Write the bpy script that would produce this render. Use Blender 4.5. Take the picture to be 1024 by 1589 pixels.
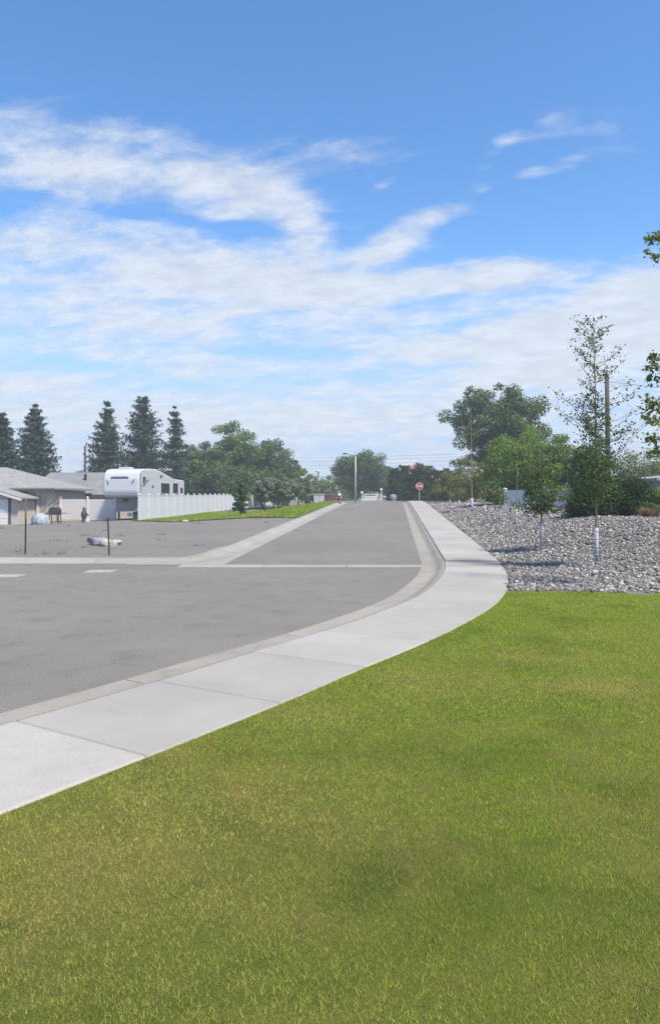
import bpy, bmesh, math, random
import numpy as np
from mathutils import Vector, Matrix
R = math.radians
scene = bpy.context.scene
C = scene.collection
for o in list(bpy.data.objects): bpy.data.objects.remove(o)

# ------------------------------------------------------------------ camera
F = 1150.0; EYE = 1.8                     # focal length in photo pixels, eye height above the street
cam_d = bpy.data.cameras.new('camera'); cam = bpy.data.objects.new('camera', cam_d); C.objects.link(cam)
cam_d.sensor_fit = 'VERTICAL'; cam_d.sensor_height = 36; cam_d.sensor_width = 24
cam_d.lens = F/1589*36; cam_d.shift_y = -23.5/1589
cam_d.clip_start = 0.05; cam_d.clip_end = 3000
cam.location = (0, 0, EYE); cam.rotation_euler = (R(90), 0, 0)
scene.camera = cam

# ------------------------------------------------------------------ light
SUN_EL, SUN_AZ = 58.0, 133.0               # degrees; azimuth clockwise from +Y (ahead), negative to the left
SKY_STR, SUN_STR, EXPO = 0.115, 3.3, 1.10
sd = bpy.data.lights.new('sun', 'SUN'); so = bpy.data.objects.new('sun', sd); C.objects.link(so)
sd.energy = SUN_STR; sd.angle = R(6.0); sd.color = (1.0, 0.91, 0.76)
sv = Vector((math.cos(R(SUN_EL))*math.sin(R(SUN_AZ)), math.cos(R(SUN_EL))*math.cos(R(SUN_AZ)), math.sin(R(SUN_EL))))
so.rotation_euler = sv.to_track_quat('Z', 'Y').to_euler(); so.location = (20, 20, 60)
vs = scene.view_settings; vs.view_transform = 'Standard'; vs.look = 'None'; vs.exposure = EXPO; vs.gamma = 1
vs.use_curve_mapping = False
scene.cycles.max_bounces = 6; scene.cycles.diffuse_bounces = 3; scene.cycles.transmission_bounces = 4
scene.cycles.transparent_max_bounces = 8; scene.cycles.volume_bounces = 1
scene.cycles.use_denoising = True

world = bpy.data.worlds.new('World'); scene.world = world; world.use_nodes = True

class NT:
    def __init__(s, tree): s.t = tree; tree.nodes.clear()
    def n(s, typ, **kw):
        nd = s.t.nodes.new(typ)
        for k, v in kw.items(): setattr(nd, k, v)
        return nd
    def l(s, a, b): s.t.links.new(a, b)
    def math(s, op, a, b=None, c=None, clamp=False):
        nd = s.n('ShaderNodeMath', operation=op); nd.use_clamp = clamp
        for i, v in enumerate((a, b, c)):
            if v is None: continue
            if isinstance(v, (int, float)): nd.inputs[i].default_value = v
            else: s.l(v, nd.inputs[i])
        return nd.outputs[0]
    def smooth(s, v, a, b, lo=0., hi=1.):
        nd = s.n('ShaderNodeMapRange', interpolation_type='SMOOTHSTEP')
        s.l(v, nd.inputs[0])
        for i, q in enumerate((a, b, lo, hi)): nd.inputs[i+1].default_value = q
        return nd.outputs[0]
    def lin(s, v, a, b, lo=0., hi=1.):
        nd = s.n('ShaderNodeMapRange'); s.l(v, nd.inputs[0])
        for i, q in enumerate((a, b, lo, hi)): nd.inputs[i+1].default_value = q
        return nd.outputs[0]
    def noise(s, vec, scale, detail=4, rough=.55, dist=0., w=None):
        nd = s.n('ShaderNodeTexNoise')
        if vec is not None: s.l(vec, nd.inputs['Vector'])
        nd.inputs['Scale'].default_value = scale; nd.inputs['Detail'].default_value = detail
        nd.inputs['Roughness'].default_value = rough; nd.inputs['Distortion'].default_value = dist
        return nd.outputs[0]
    def mix(s, f, a, b):
        nd = s.n('ShaderNodeMix', data_type='RGBA')
        if isinstance(f, (int, float)): nd.inputs[0].default_value = f
        else: s.l(f, nd.inputs[0])
        for i, v in ((6, a), (7, b)):
            if isinstance(v, tuple): nd.inputs[i].default_value = (*v[:3], 1)
            else: s.l(v, nd.inputs[i])
        return nd.outputs[2]
    def mapping(s, vec, scale=(1,1,1), rot=(0,0,0), loc=(0,0,0), typ='POINT'):
        nd = s.n('ShaderNodeMapping', vector_type=typ); s.l(vec, nd.inputs[0])
        nd.inputs['Location'].default_value = loc; nd.inputs['Rotation'].default_value = rot
        nd.inputs['Scale'].default_value = scale
        return nd.outputs[0]

# sky: Nishita plus a layer of thin high cloud, laid out by azimuth and elevation
w = NT(world.node_tree)
out = w.n('ShaderNodeOutputWorld'); bg = w.n('ShaderNodeBackground'); w.l(bg.outputs[0], out.inputs[0])
bg.inputs[1].default_value = SKY_STR
sky = w.n('ShaderNodeTexSky', sky_type='NISHITA'); sky.sun_disc = False
sky.sun_elevation = R(SUN_EL); sky.sun_rotation = R(SUN_AZ)
sky.altitude = 1200; sky.air_density = 1.0; sky.dust_density = 0.6; sky.ozone_density = 2.2
tc = w.n('ShaderNodeTexCoord'); sep = w.n('ShaderNodeSeparateXYZ'); w.l(tc.outputs['Generated'], sep.inputs[0])
sx, sy, sz = sep.outputs
az = w.math('ARCTAN2', sx, sy); el = w.math('ARCSINE', sz)
comb = w.n('ShaderNodeCombineXYZ'); w.l(az, comb.inputs[0]); w.l(el, comb.inputs[1])
ae = comb.outputs[0]
zz = w.math('ADD', w.math('MAXIMUM', sz, 0.0), 0.22)
pl = w.n('ShaderNodeCombineXYZ'); w.l(w.math('DIVIDE', sx, zz), pl.inputs[0]); w.l(w.math('DIVIDE', sy, zz), pl.inputs[1])
plane = w.mapping(pl.outputs[0], rot=(0, 0, R(14)))
n1 = w.noise(w.mapping(plane, scale=(1.0, 1.7, 1)), 3.4, 10, .62, .3)
n2 = w.noise(w.mapping(plane, scale=(1, 1.5, 1), loc=(3.1, 1.7, 0)), 8.0, 10, .64, .25)
nf = w.math('ADD', w.math('MULTIPLY', n1, .58), w.math('MULTIPLY', n2, .42))
nf = w.math('MULTIPLY_ADD', nf, 1.75, -.375)
def azel(px, py):
    u, v = (px-512)/F, (771-py)/F
    return math.atan(u), math.atan(v/math.sqrt(1+u*u))
BLOBS = [  # px, py, half-width px, half-height px, tilt deg, weight
    (190, 268, 380, 88, -5, .36), (80, 265, 190, 70, -4, .14), (400, 305, 180, 62, -12, .28), (540, 236, 160, 38, 3, .28), (250, 205, 130, 22, 0, .14),
    (475, 355, 70, 46, -50, .30),
    (230, 408, 460, 74, -3, .42), (470, 440, 200, 46, -8, .30), (640, 358, 140, 32, 22, .40), (610, 395, 90, 20, 10, .28), (720, 432, 230, 36, 2, .44),
    (758, 246, 50, 26, 30, .25), (850, 262, 90, 16, 6, .28), (742, 291, 36, 13, 0, .28), (795, 213, 50, 14, 0, .26), (600, 285, 30, 12, 20, .22),
    (960, 500, 330, 104, 8, .38), (790, 560, 300, 60, 4, .20), (460, 650, 420, 40, 2, .2), (150, 640, 300, 60, 0, .12), (150, 490, 300, 50, -3, .15),
    (520, 70, 760, 140, 0, -.24), (900, 345, 280, 70, 0, -.22), (640, 300, 80, 30, 0, -.08), (300, 345, 300, 13, -3, -.20), (60, 560, 180, 20, 0, -.2), (650, 578, 200, 22, 4, -.26), (450, 548, 160, 16, 0, -.2), (800, 478, 190, 18, 14, -.2), (300, 600, 200, 14, 0, -.16), (480, 700, 260, 14, 3, -.16)]
cov = w.smooth(el, azel(512, 350)[1], azel(512, 520)[1], .16, -.19)   # thin sheet towards the horizon
cov = w.math('MULTIPLY', cov, -1.0)
for px, py, hw, hh, tilt, wt in BLOBS:
    a, e = azel(px, py)
    v = w.mapping(ae, scale=(hw/F, hh/F, 1), rot=(0, 0, R(tilt)), loc=(a, e, 0), typ='TEXTURE')
    ln = w.n('ShaderNodeVectorMath', operation='LENGTH'); w.l(v, ln.inputs[0])
    cov = w.math('ADD', cov, w.smooth(ln.outputs['Value'], 0.15, 1.05, wt, 0.))
dens = w.smooth(w.math('ADD', nf, cov), .38, .96)
fine = w.noise(w.mapping(plane, scale=(1, 2.6, 1), loc=(7, 2, 0)), 22., 5, .6, .3)
dens = w.math('MULTIPLY', dens, w.lin(fine, .3, .7, .90, 1.0))
low = w.smooth(el, 0.02, .34, .92, 0.0)                               # milky air near the horizon
dens2 = w.math('MULTIPLY', dens, .93)
hs = w.n('ShaderNodeHueSaturation'); hs.inputs['Saturation'].default_value = 1.2; hs.inputs['Value'].default_value = 1.0
w.l(sky.outputs[0], hs.inputs['Color'])
CLOUD = (3.05, 3.28, 3.62); AIR = (1.85, 2.42, 3.45)
cc = w.mix(w.smooth(n2, .36, .66), tuple(q*.93 for q in CLOUD), tuple(q*1.07 for q in CLOUD))
w.l(w.mix(dens2, w.mix(low, hs.outputs[0], AIR), cc), bg.inputs[0])

# ------------------------------------------------------------------ helpers
def X(px, d): return (px-512)/F*d          # metres right of the camera axis at distance d
def Z(py, d): return EYE + (771-py)/F*d
def sstep(t): t = np.clip(t, 0, 1); return t*t*(3-2*t)

def link(o, parent=None):
    C.objects.link(o)
    if parent is not None: o.parent = parent
    return o
def mesh_np(name, V, Fc, smooth=False):
    V = np.asarray(V, dtype=np.float32); Fc = np.asarray(Fc, dtype=np.int32)
    k = Fc.shape[1]; me = bpy.data.meshes.new(name)
    me.vertices.add(len(V)); me.vertices.foreach_set('co', V.ravel())
    me.loops.add(Fc.size); me.loops.foreach_set('vertex_index', Fc.ravel())
    me.polygons.add(len(Fc)); me.polygons.foreach_set('loop_start', np.arange(0, Fc.size, k, dtype=np.int32))
    if smooth: me.polygons.foreach_set('use_smooth', np.ones(len(Fc), dtype=bool))
    me.update(calc_edges=True); me.validate()
    return me
def ob(name, me, mat, parent=None):
    if mat is not None and len(me.materials) == 0: me.materials.append(mat)
    return link(bpy.data.objects.new(name, me), parent)
class MB:
    def __init__(s): s.v = []; s.f = []
    def add(s, vs, fs):
        b = len(s.v); s.v += [tuple(p) for p in vs]; s.f += [tuple(i+b for i in q) for q in fs]; return s
    def box(s, x0, x1, y0, y1, z0, z1):
        return s.add([(x0,y0,z0),(x1,y0,z0),(x1,y1,z0),(x0,y1,z0),(x0,y0,z1),(x1,y0,z1),(x1,y1,z1),(x0,y1,z1)],
              [(0,3,2,1),(4,5,6,7),(0,1,5,4),(1,2,6,5),(2,3,7,6),(3,0,4,7)])
    def bar(s, a, b, wdt, hgt):
        a, b = Vector(a), Vector(b); t = (b-a).normalized()
        u = t.cross(Vector((0,0,1)));  u = Vector((1,0,0)) if u.length < 1e-4 else u.normalized()
        q = u.cross(t)
        P = [p + u*i*wdt/2 + q*j*hgt/2 for p in (a, b) for i, j in ((-1,-1),(1,-1),(1,1),(-1,1))]
        return s.add(P, [(3,2,1,0),(4,5,6,7),(0,1,5,4),(1,2,6,5),(2,3,7,6),(3,0,4,7)])
    def tube(s, pts, rad, n=8, cap=True):
        pts = [Vector(p) for p in pts]; m = len(pts)
        if isinstance(rad, (int, float)): rad = [rad]*m
        vs = []; ref = Vector((1, 0.13, 0.07)).normalized()
        for i, p in enumerate(pts):
            t = (pts[min(i+1, m-1)]-pts[max(i-1, 0)]).normalized()
            u = t.cross(ref)
            if u.length < .05: u = t.cross(Vector((0, 1, 0)))
            u.normalize(); q = t.cross(u)
            for k in range(n):
                a = 2*math.pi*k/n; vs.append(p + (u*math.cos(a)+q*math.sin(a))*rad[i])
        fs = [(i*n+k, i*n+(k+1)%n, (i+1)*n+(k+1)%n, (i+1)*n+k) for i in range(m-1) for k in range(n)]
        if cap: fs += [tuple(range(n-1, -1, -1)), tuple(range((m-1)*n, m*n))]
        return s.add(vs, fs)
    def lathe(s, prof, n=12, cx=0, cy=0):
        vs = [(cx+r*math.cos(2*math.pi*k/n), cy+r*math.sin(2*math.pi*k/n), z) for r, z in prof for k in range(n)]
        m = len(prof)
        fs = [(i*n+k, i*n+(k+1)%n, (i+1)*n+(k+1)%n, (i+1)*n+k) for i in range(m-1) for k in range(n)]
        fs += [tuple(range(n-1, -1, -1)), tuple(range((m-1)*n, m*n))]
        return s.add(vs, fs)
    def prism(s, poly, axis, a, b):       # polygon in the plane across axis, extruded from a to b
        def P(u, v, t): return {'x': (t,u,v), 'y': (u,t,v), 'z': (u,v,t)}[axis]
        n = len(poly)
        vs = [P(u,v,a) for u,v in poly] + [P(u,v,b) for u,v in poly]
        fs = [tuple(range(n-1,-1,-1)), tuple(range(n, 2*n))] + [(i,(i+1)%n,n+(i+1)%n,n+i) for i in range(n)]
        return s.add(vs, fs)
    def mesh(s, name, smooth=False, bevel=0):
        me = bpy.data.meshes.new(name); me.from_pydata(s.v, [], s.f); me.validate()
        bm = bmesh.new(); bm.from_mesh(me)
        if bevel: bmesh.ops.bevel(bm, geom=bm.edges[:], offset=bevel, segments=1, affect='EDGES', clamp_overlap=True)
        bmesh.ops.recalc_face_normals(bm, faces=bm.faces[:])
        if smooth:
            for f in bm.faces: f.smooth = True
        bm.to_mesh(me); bm.free()
        return me
    def build(s, name, mat, parent=None, smooth=False, bevel=0):
        return ob(name, s.mesh(name, smooth, bevel), mat, parent)
def tag(o, label=None, cat=None, group=None, kind=None):
    for k, v in (('label', label), ('category', cat), ('group', group), ('kind', kind)):
        if v: o[k] = v
    return o
def thing(name, label, cat, loc=(0,0,0), rz=0., group=None):
    o = link(bpy.data.objects.new(name, None)); o.location = loc; o.rotation_euler = (0, 0, rz)
    o.empty_display_size = .2
    return tag(o, label, cat, group)

# ------------------------------------------------------------------ materials
def principled(name, rough=.8, metal=0., spec=.3):
    m = bpy.data.materials.new(name); m.use_nodes = True; t = NT(m.node_tree)
    o = t.n('ShaderNodeOutputMaterial'); p = t.n('ShaderNodeBsdfPrincipled'); t.l(p.outputs[0], o.inputs[0])
    p.inputs['Roughness'].default_value = rough; p.inputs['Metallic'].default_value = metal
    p.inputs['Specular IOR Level'].default_value = spec
    return m, t, p, o
def pos(t):
    g = t.n('ShaderNodeNewGeometry'); return g.outputs['Position']
def ocoord(t):
    g = t.n('ShaderNodeTexCoord'); return g.outputs['Object']
def plain(name, c, rough=.7, metal=0., var=.12, scale=3., bump=0., bscale=40., spec=.3):
    m, t, p, o = principled(name, rough, metal, spec)
    v = ocoord(t); n = t.noise(v, scale, 5, .6)
    t.l(t.mix(t.lin(n, .3, .7), tuple(q*(1-var) for q in c), tuple(min(1, q*(1+var)) for q in c)), p.inputs['Base Color'])
    if bump:
        b = t.n('ShaderNodeBump'); b.inputs['Strength'].default_value = bump; b.inputs['Distance'].default_value = .02
        t.l(t.noise(v, bscale, 4, .6), b.inputs['Height']); t.l(b.outputs[0], p.inputs['Normal'])
    return m
def ground_mat(name, cols, scales, bump=.4, bscale=60., rough=.95, bdist=.01, speck=0.):
    """cols: base, second, third; mixed by two noises of the given scales, fine grain on top"""
    m, t, p, o = principled(name, rough, 0, .15); v = pos(t)
    a = t.smooth(t.noise(v, scales[0], 5, .6), .38, .62); b = t.smooth(t.noise(v, scales[1], 5, .6, .4), .5, .66)
    c = t.mix(b, t.mix(a, cols[0], cols[1]), cols[2])
    g = t.noise(v, bscale, 3, .7)
    h = t.n('ShaderNodeHueSaturation'); t.l(c, h.inputs['Color']); t.l(t.lin(g, .25, .75, .78-speck, 1.22+speck), h.inputs['Value'])
    t.l(h.outputs[0], p.inputs['Base Color'])
    bn = t.n('ShaderNodeBump'); bn.inputs['Strength'].default_value = bump; bn.inputs['Distance'].default_value = bdist
    t.l(g, bn.inputs['Height']); t.l(bn.outputs[0], p.inputs['Normal'])
    return m
def asphalt_mat():
    m, t, p, o = principled('asphalt', .92, 0, .18); v = pos(t)
    big = t.noise(v, .22, 4, .6, .3); mid = t.noise(v, 1.6, 5, .65); fine = t.noise(v, 24, 4, .8); agg = t.noise(v, 42, 4, .85)
    c = t.mix(t.smooth(big, .35, .65), (.154, .146, .133), (.176, .167, .153))
    c = t.mix(t.math('MULTIPLY', t.smooth(mid, .50, .72), .9), c, (.128, .123, .118))
    strk = t.noise(t.mapping(v, scale=(.12, 1.3, 1), rot=(0, 0, R(-28))), 1.0, 4, .6)
    c = t.mix(t.math('MULTIPLY', t.smooth(strk, .55, .7), .35), c, (.185, .18, .172))
    pit = t.math('MULTIPLY', t.smooth(fine, .60, .72), t.smooth(t.noise(v, .55, 3, .6), .42, .62))
    c = t.mix(t.math('MULTIPLY', pit, .8), c, (.05, .047, .045))
    grit = t.math('MULTIPLY', t.smooth(t.noise(v, 13, 5, .85), .57, .70), t.smooth(t.noise(v, .8, 4, .6), .40, .60))
    c = t.mix(t.math('MULTIPLY', grit, .5), c, (.062, .058, .054))
    lite = t.smooth(t.noise(v, 17, 5, .85, .3), .60, .72); c = t.mix(t.math('MULTIPLY', lite, .45), c, (.26, .25, .23))
    h = t.n('ShaderNodeHueSaturation'); t.l(c, h.inputs['Color']); t.l(t.lin(agg, .25, .75, .6, 1.4), h.inputs['Value'])
    t.l(h.outputs[0], p.inputs['Base Color'])
    b = t.n('ShaderNodeBump'); b.inputs['Strength'].default_value = .5; b.inputs['Distance'].default_value = .006
    t.l(t.math('ADD', agg, fine), b.inputs['Height']); t.l(b.outputs[0], p.inputs['Normal'])
    return m
def concrete_mat(name, c, stain=.35, dirt=(.17, .15, .12), thr=(.58, .75)):
    m, t, p, o = principled(name, .88, 0, .2); v = pos(t)
    oi = t.n('ShaderNodeObjectInfo')
    a = t.noise(v, .7, 5, .6); b = t.noise(v, 5, 5, .65); g = t.noise(v, 90, 3, .7)
    col = t.mix(t.smooth(a, .35, .65), tuple(q*.93 for q in c), tuple(q*1.05 for q in c))
    col = t.mix(t.math('MULTIPLY', t.smooth(b, .5, .75), .25), col, tuple(q*.78 for q in c))
    col = t.mix(t.math('MULTIPLY', t.smooth(t.noise(v, 1.1, 6, .7, .8), *thr), stain), col, dirt)
    h = t.n('ShaderNodeHueSaturation'); t.l(col, h.inputs['Color'])
    t.l(t.math('MULTIPLY', t.lin(g, .25, .75, .88, 1.12), t.lin(oi.outputs['Random'], 0, 1, .91, 1.05)), h.inputs['Value'])
    t.l(h.outputs[0], p.inputs['Base Color'])
    bn = t.n('ShaderNodeBump'); bn.inputs['Strength'].default_value = .25; bn.inputs['Distance'].default_value = .004
    t.l(g, bn.inputs['Height']); t.l(bn.outputs[0], p.inputs['Normal'])
    return m
def leaf_mat(name, c, var=.35, trans=.3, hue=.03, tip=None):
    m, t, p, o = principled(name, .7, 0, .06)
    g = t.n('ShaderNodeNewGeometry'); r = g.outputs['Random Per Island']
    h = t.n('ShaderNodeHueSaturation'); h.inputs['Color'].default_value = (*c, 1)
    t.l(t.lin(r, 0, 1, 1-var, 1+var), h.inputs['Value'])
    r2 = t.math('FRACT', t.math('MULTIPLY', r, 17.31)); t.l(t.lin(r2, 0, 1, .5-hue, .5+hue), h.inputs['Hue'])
    clump = t.noise(pos(t), .9, 2, .5)
    h2 = t.n('ShaderNodeHueSaturation'); t.l(h.outputs[0], h2.inputs['Color']); t.l(t.lin(clump, .3, .7, .8, 1.2), h2.inputs['Value'])
    t.l(h2.outputs[0], p.inputs['Base Color'])
    tr = t.n('ShaderNodeBsdfTranslucent'); t.l(h2.outputs[0], tr.inputs[0])
    mx = t.n('ShaderNodeMixShader'); mx.inputs[0].default_value = trans
    t.l(p.outputs[0], mx.inputs[1]); t.l(tr.outputs[0], mx.inputs[2]); t.l(mx.outputs[0], o.inputs[0])
    return m
def stone_mat():
    m, t, p, o = principled('river_stone', .85, 0, .25)
    g = t.n('ShaderNodeNewGeometry'); oi = t.n('ShaderNodeObjectInfo')
    r = t.math('FRACT', t.math('ADD', g.outputs['Random Per Island'], oi.outputs['Random']))
    cr = t.n('ShaderNodeValToRGB'); t.l(r, cr.inputs[0]); e = cr.color_ramp; e.interpolation = 'CONSTANT'
    cols = [(q, tuple(v*.74 for v in c)) for q, c in [(0, (.17,.165,.165)), (.16, (.30,.29,.275)), (.34, (.22,.21,.21)), (.5, (.40,.375,.34)), (.64, (.27,.255,.235)), (.76, (.12,.115,.12)), (.85, (.56,.54,.51)), (.94, (.29,.235,.20))]]
    e.elements[0].color = (*cols[0][1], 1); e.elements[1].position = cols[1][0]; e.elements[1].color = (*cols[1][1], 1)
    for q, c in cols[2:]: k = e.elements.new(q); k.color = (*c, 1)
    n = t.noise(pos(t), 30, 4, .65); h = t.n('ShaderNodeHueSaturation'); t.l(cr.outputs[0], h.inputs['Color'])
    t.l(t.lin(n, .25, .75, .8, 1.2), h.inputs['Value']); t.l(h.outputs[0], p.inputs['Base Color'])
    return m
def grass_mat(name, green, straw, dark, trans=.35):
    m, t, p, o = principled(name, .75, 0, .04)
    at = t.n('ShaderNodeAttribute'); at.attribute_name = 'tone'
    ss = t.n('ShaderNodeSeparateColor'); t.l(at.outputs['Color'], ss.inputs[0])
    c = t.mix(ss.outputs[0], green, straw); c = t.mix(ss.outputs[1], c, dark)
    h = t.n('ShaderNodeHueSaturation'); t.l(c, h.inputs['Color']); t.l(t.lin(ss.outputs[2], 0, 1, .42, 1.50), h.inputs['Value'])
    t.l(h.outputs[0], p.inputs['Base Color'])
    tr = t.n('ShaderNodeBsdfTranslucent'); t.l(h.outputs[0], tr.inputs[0])
    mx = t.n('ShaderNodeMixShader'); mx.inputs[0].default_value = trans
    t.l(p.outputs[0], mx.inputs[1]); t.l(tr.outputs[0], mx.inputs[2]); t.l(mx.outputs[0], o.inputs[0])
    return m
def shingle_mat(name, c):
    m, t, p, o = principled(name, .9, 0, .2); v = ocoord(t)
    b = t.n('ShaderNodeTexBrick'); t.l(t.mapping(v, scale=(1, 1.6, 1)), b.inputs['Vector'])
    b.inputs['Scale'].default_value = 3.; b.inputs['Color1'].default_value = (*[q*.88 for q in c], 1)
    b.inputs['Color2'].default_value = (*[q*1.1 for q in c], 1); b.inputs['Mortar'].default_value = (*[q*.6 for q in c], 1)
    b.inputs['Mortar Size'].default_value = .02
    n = t.noise(v, 1.3, 5, .6); h = t.n('ShaderNodeHueSaturation'); t.l(b.outputs[0], h.inputs['Color']); t.l(t.lin(n, .3, .7, .88, 1.12), h.inputs['Value'])
    t.l(h.outputs[0], p.inputs['Base Color'])
    return m
M = {}
M['asphalt'] = asphalt_mat()
M['walk'] = concrete_mat('sidewalk_concrete', (.315, .303, .283), .18, thr=(.60, .8))
M['kerb'] = concrete_mat('kerb_concrete', (.262, .247, .220), .45, thr=(.50, .70))
M['pan'] = concrete_mat('pan_concrete', (.275, .265, .245), .25)
M['dirt_dark'] = ground_mat('joint_soil', [(.10,.09,.075), (.075,.068,.055), (.12,.10,.07)], (2, 6))
M['gravel'] = ground_mat('lot_gravel', [(.176,.169,.158), (.160,.154,.147), (.190,.172,.148)], (.16, .45), .8, 26, .95, .03, .14)
M['earth'] = ground_mat('earth', [(.17,.15,.11), (.13,.13,.075), (.2,.17,.12)], (.05, .2))
M['soil'] = ground_mat('lawn_soil', [(.085,.10,.018), (.12,.11,.03), (.07,.085,.015)], (.8, 2.5), .8, 70, .95, .02)
M['bed'] = ground_mat('rock_bed_soil', [(.15,.147,.142), (.18,.175,.168), (.12,.117,.113)], (2, 8), .8, 25, .95, .03)
M['stone'] = stone_mat()
M['verge'] = ground_mat('verge_turf', [(.075,.105,.028), (.10,.125,.035), (.13,.125,.05)], (.25, .8), .9, 9, .95, .06)
M['white_vinyl'] = plain('white_vinyl', (.56,.58,.61), .45, var=.04)
M['beige_vinyl'] = plain('beige_fence_paint', (.72,.67,.63), .6, var=.06)
M['siding'] = plain('siding_paint', (.46,.41,.35), .8, var=.08)
M['trim'] = plain('trim_paint', (.62,.60,.57), .6, var=.05)
M['dark_trim'] = plain('dark_trim', (.07,.066,.068), .7)
M['roof_pale'] = shingle_mat('pale_shingle', (.26,.262,.26))
M['roof_grey'] = shingle_mat('grey_shingle', (.20,.205,.215))
M['roof_red'] = shingle_mat('red_shingle', (.27,.14,.12))
M['garage'] = plain('garage_door_paint', (.62,.61,.59), .5, var=.03)
M['rv'] = plain('rv_gelcoat', (.47,.485,.51), .3, var=.03, spec=.5)
M['rv_grey'] = plain('rv_skirt_grey', (.24,.235,.235), .6, var=.08)
M['rv_mark'] = plain('rv_decal', (.11,.12,.15), .5)
M['glass'] = plain('dark_glass', (.03,.033,.04), .08, spec=.6)
M['rubber'] = plain('tyre_rubber', (.03,.03,.03), .8)
M['metal_dark'] = plain('dark_steel', (.07,.065,.06), .6, .4)
M['metal'] = plain('galvanised_steel', (.42,.42,.40), .5, .3)
M['pole_wood'] = plain('weathered_pole_wood', (.065,.062,.058), .9, var=.25, bump=.5)
M['bark'] = plain('bark', (.11,.09,.07), .95, var=.3, scale=6, bump=.8)
M['bark_pale'] = plain('pale_bark', (.22,.185,.13), .9, var=.2, scale=8, bump=.4)
M['dead_bark'] = plain('dead_bark', (.20,.18,.16), .95, var=.2, scale=8, bump=.4)
M['guard'] = plain('white_trunk_guard_plastic', (.36,.375,.43), .45, var=.05)
M['sign_red'] = plain('sign_red', (.38,.05,.05), .45, var=.05)
M['sign_white'] = plain('sign_white', (.78,.78,.78), .45, var=.03)
M['hyd_red'] = plain('hydrant_red', (.17,.055,.04), .5, var=.12)
M['car_white'] = plain('car_white', (.34,.34,.34), .3, var=.02, spec=.5)
M['car_red'] = plain('car_dark_red', (.10,.03,.045), .3, var=.05, spec=.5)
M['tarp'] = plain('tarp_blue_grey', (.30,.33,.40), .6, var=.3, scale=5)
M['wood'] = plain('weathered_board', (.16,.14,.11), .85, var=.2, scale=7)
M['cabinet'] = plain('cabinet_paint', (.46,.47,.47), .5, var=.05)
M['rock_grey'] = plain('boulder_grey', (.20,.21,.235), .9, var=.25, scale=4, bump=.6, bscale=12)
M['rock_white'] = plain('boulder_pale', (.36,.34,.31), .9, var=.2, scale=4, bump=.6, bscale=12)
M['grass'] = grass_mat('grass_blade', (.300,.445,.036), (.66,.530,.190), (.110,.215,.022), .48)
M['dry_grass'] = leaf_mat('dry_grass_blade', (.21,.135,.075), .3, .3)
M['weed'] = leaf_mat('dry_weed', (.20,.175,.11), .3, .3)
M['lf_spruce'] = leaf_mat('spruce_needles', (.042,.076,.050), .4, .1)
M['lf_dark'] = leaf_mat('leaves_dark', (.088,.142,.052), .4, .25)
M['lf_mid'] = leaf_mat('leaves_mid', (.12,.188,.060), .4, .3)
M['lf_green'] = leaf_mat('leaves_green', (.15,.245,.05), .4, .35)
M['lf_olive'] = leaf_mat('leaves_olive', (.165,.190,.055), .4, .3)
M['lf_light'] = leaf_mat('leaves_light', (.16,.205,.07), .35, .35)
M['lf_blue'] = leaf_mat('leaves_blue_green', (.18,.225,.145), .4, .25)
M['lf_juniper'] = leaf_mat('juniper_scale_leaves', (.030,.056,.022), .45, .1)
M['lf_sap'] = leaf_mat('sapling_leaves', (.085,.135,.04), .45, .3)
M['lf_edge'] = leaf_mat('broad_leaves', (.16,.21,.06), .4, .4)

# ------------------------------------------------------------------ lie of the land
def zr(y):
    y = np.asarray(y, dtype=float)
    a = np.clip(y-19.5, 0, 38.5)*.026
    t = np.clip((y-58)/22, 0, 1)
    return a + .29*(1-(1-t)**2)*(y > 58)
def road_left(y): return -2.83 + .09*(np.asarray(y, dtype=float)-19.5)
def road_right(y): return 2.43 + .0875*(np.asarray(y, dtype=float)-19.5)
WE = None
def walk_edge(y):
    y = np.asarray(y, dtype=float); s = road_right(y) + 1.98
    return s if WE is None else np.where(y < 21, np.interp(y, WE[:, 1], WE[:, 0]), s)
def land(x, y):
    """ground height away from the paving"""
    x = np.asarray(x, dtype=float); y = np.asarray(y, dtype=float)
    base = zr(y)
    dl = np.clip(road_left(y)-.6-x, 0, None)
    low = -.35*sstep((y-30)/22)*sstep((-x-12)/12) + .25*sstep((y-58)/40) + .05
    t = sstep(dl/10.5)
    left = base*(1-t) + low*t
    s = np.clip(x-walk_edge(y), 0, None)
    k = np.interp(y, [12, 13.4, 16, 19, 23, 28, 40, 58, 70], [0, 0, .18, .55, .88, .74, .60, .12, 0])
    right = base + .10 + k*sstep(s/5.0)
    return np.where(x < road_left(y)-.6, left, np.where(x > walk_edge(y)-.2, right, base))

# asphalt edge (right side of the street, curving into the side road), walked in metres
EDGE = [(-9.6,-4.5),(-6.9,-.4),(-5.4,1.9),(-4.05,4.05),(-2.72,6.10),(-1.977,7.29),(-1.45,8.2),(-.52,9.75),(.42,11.6),(1.06,13.2),(1.62,15.2),(2.06,17.2),(2.43,19.5)]
def catmull(P, n=10):
    P = [np.array(p, dtype=float) for p in P]; P = [2*P[0]-P[1]] + P + [2*P[-1]-P[-2]]; o = []
    for i in range(1, len(P)-2):
        for k in range(n):
            t = k/n; a, b, c, d = P[i-1:i+3]
            o.append(.5*((2*b)+(-a+c)*t+(2*a-5*b+4*c-d)*t*t+(-a+3*b-3*c+d)*t**3))
    o.append(P[-2]); return np.array(o)
edge = catmull(EDGE)
ys = np.arange(21, 73.1, 1.0)
edge = np.vstack([edge, np.stack([road_right(ys), ys], 1)])
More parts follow.
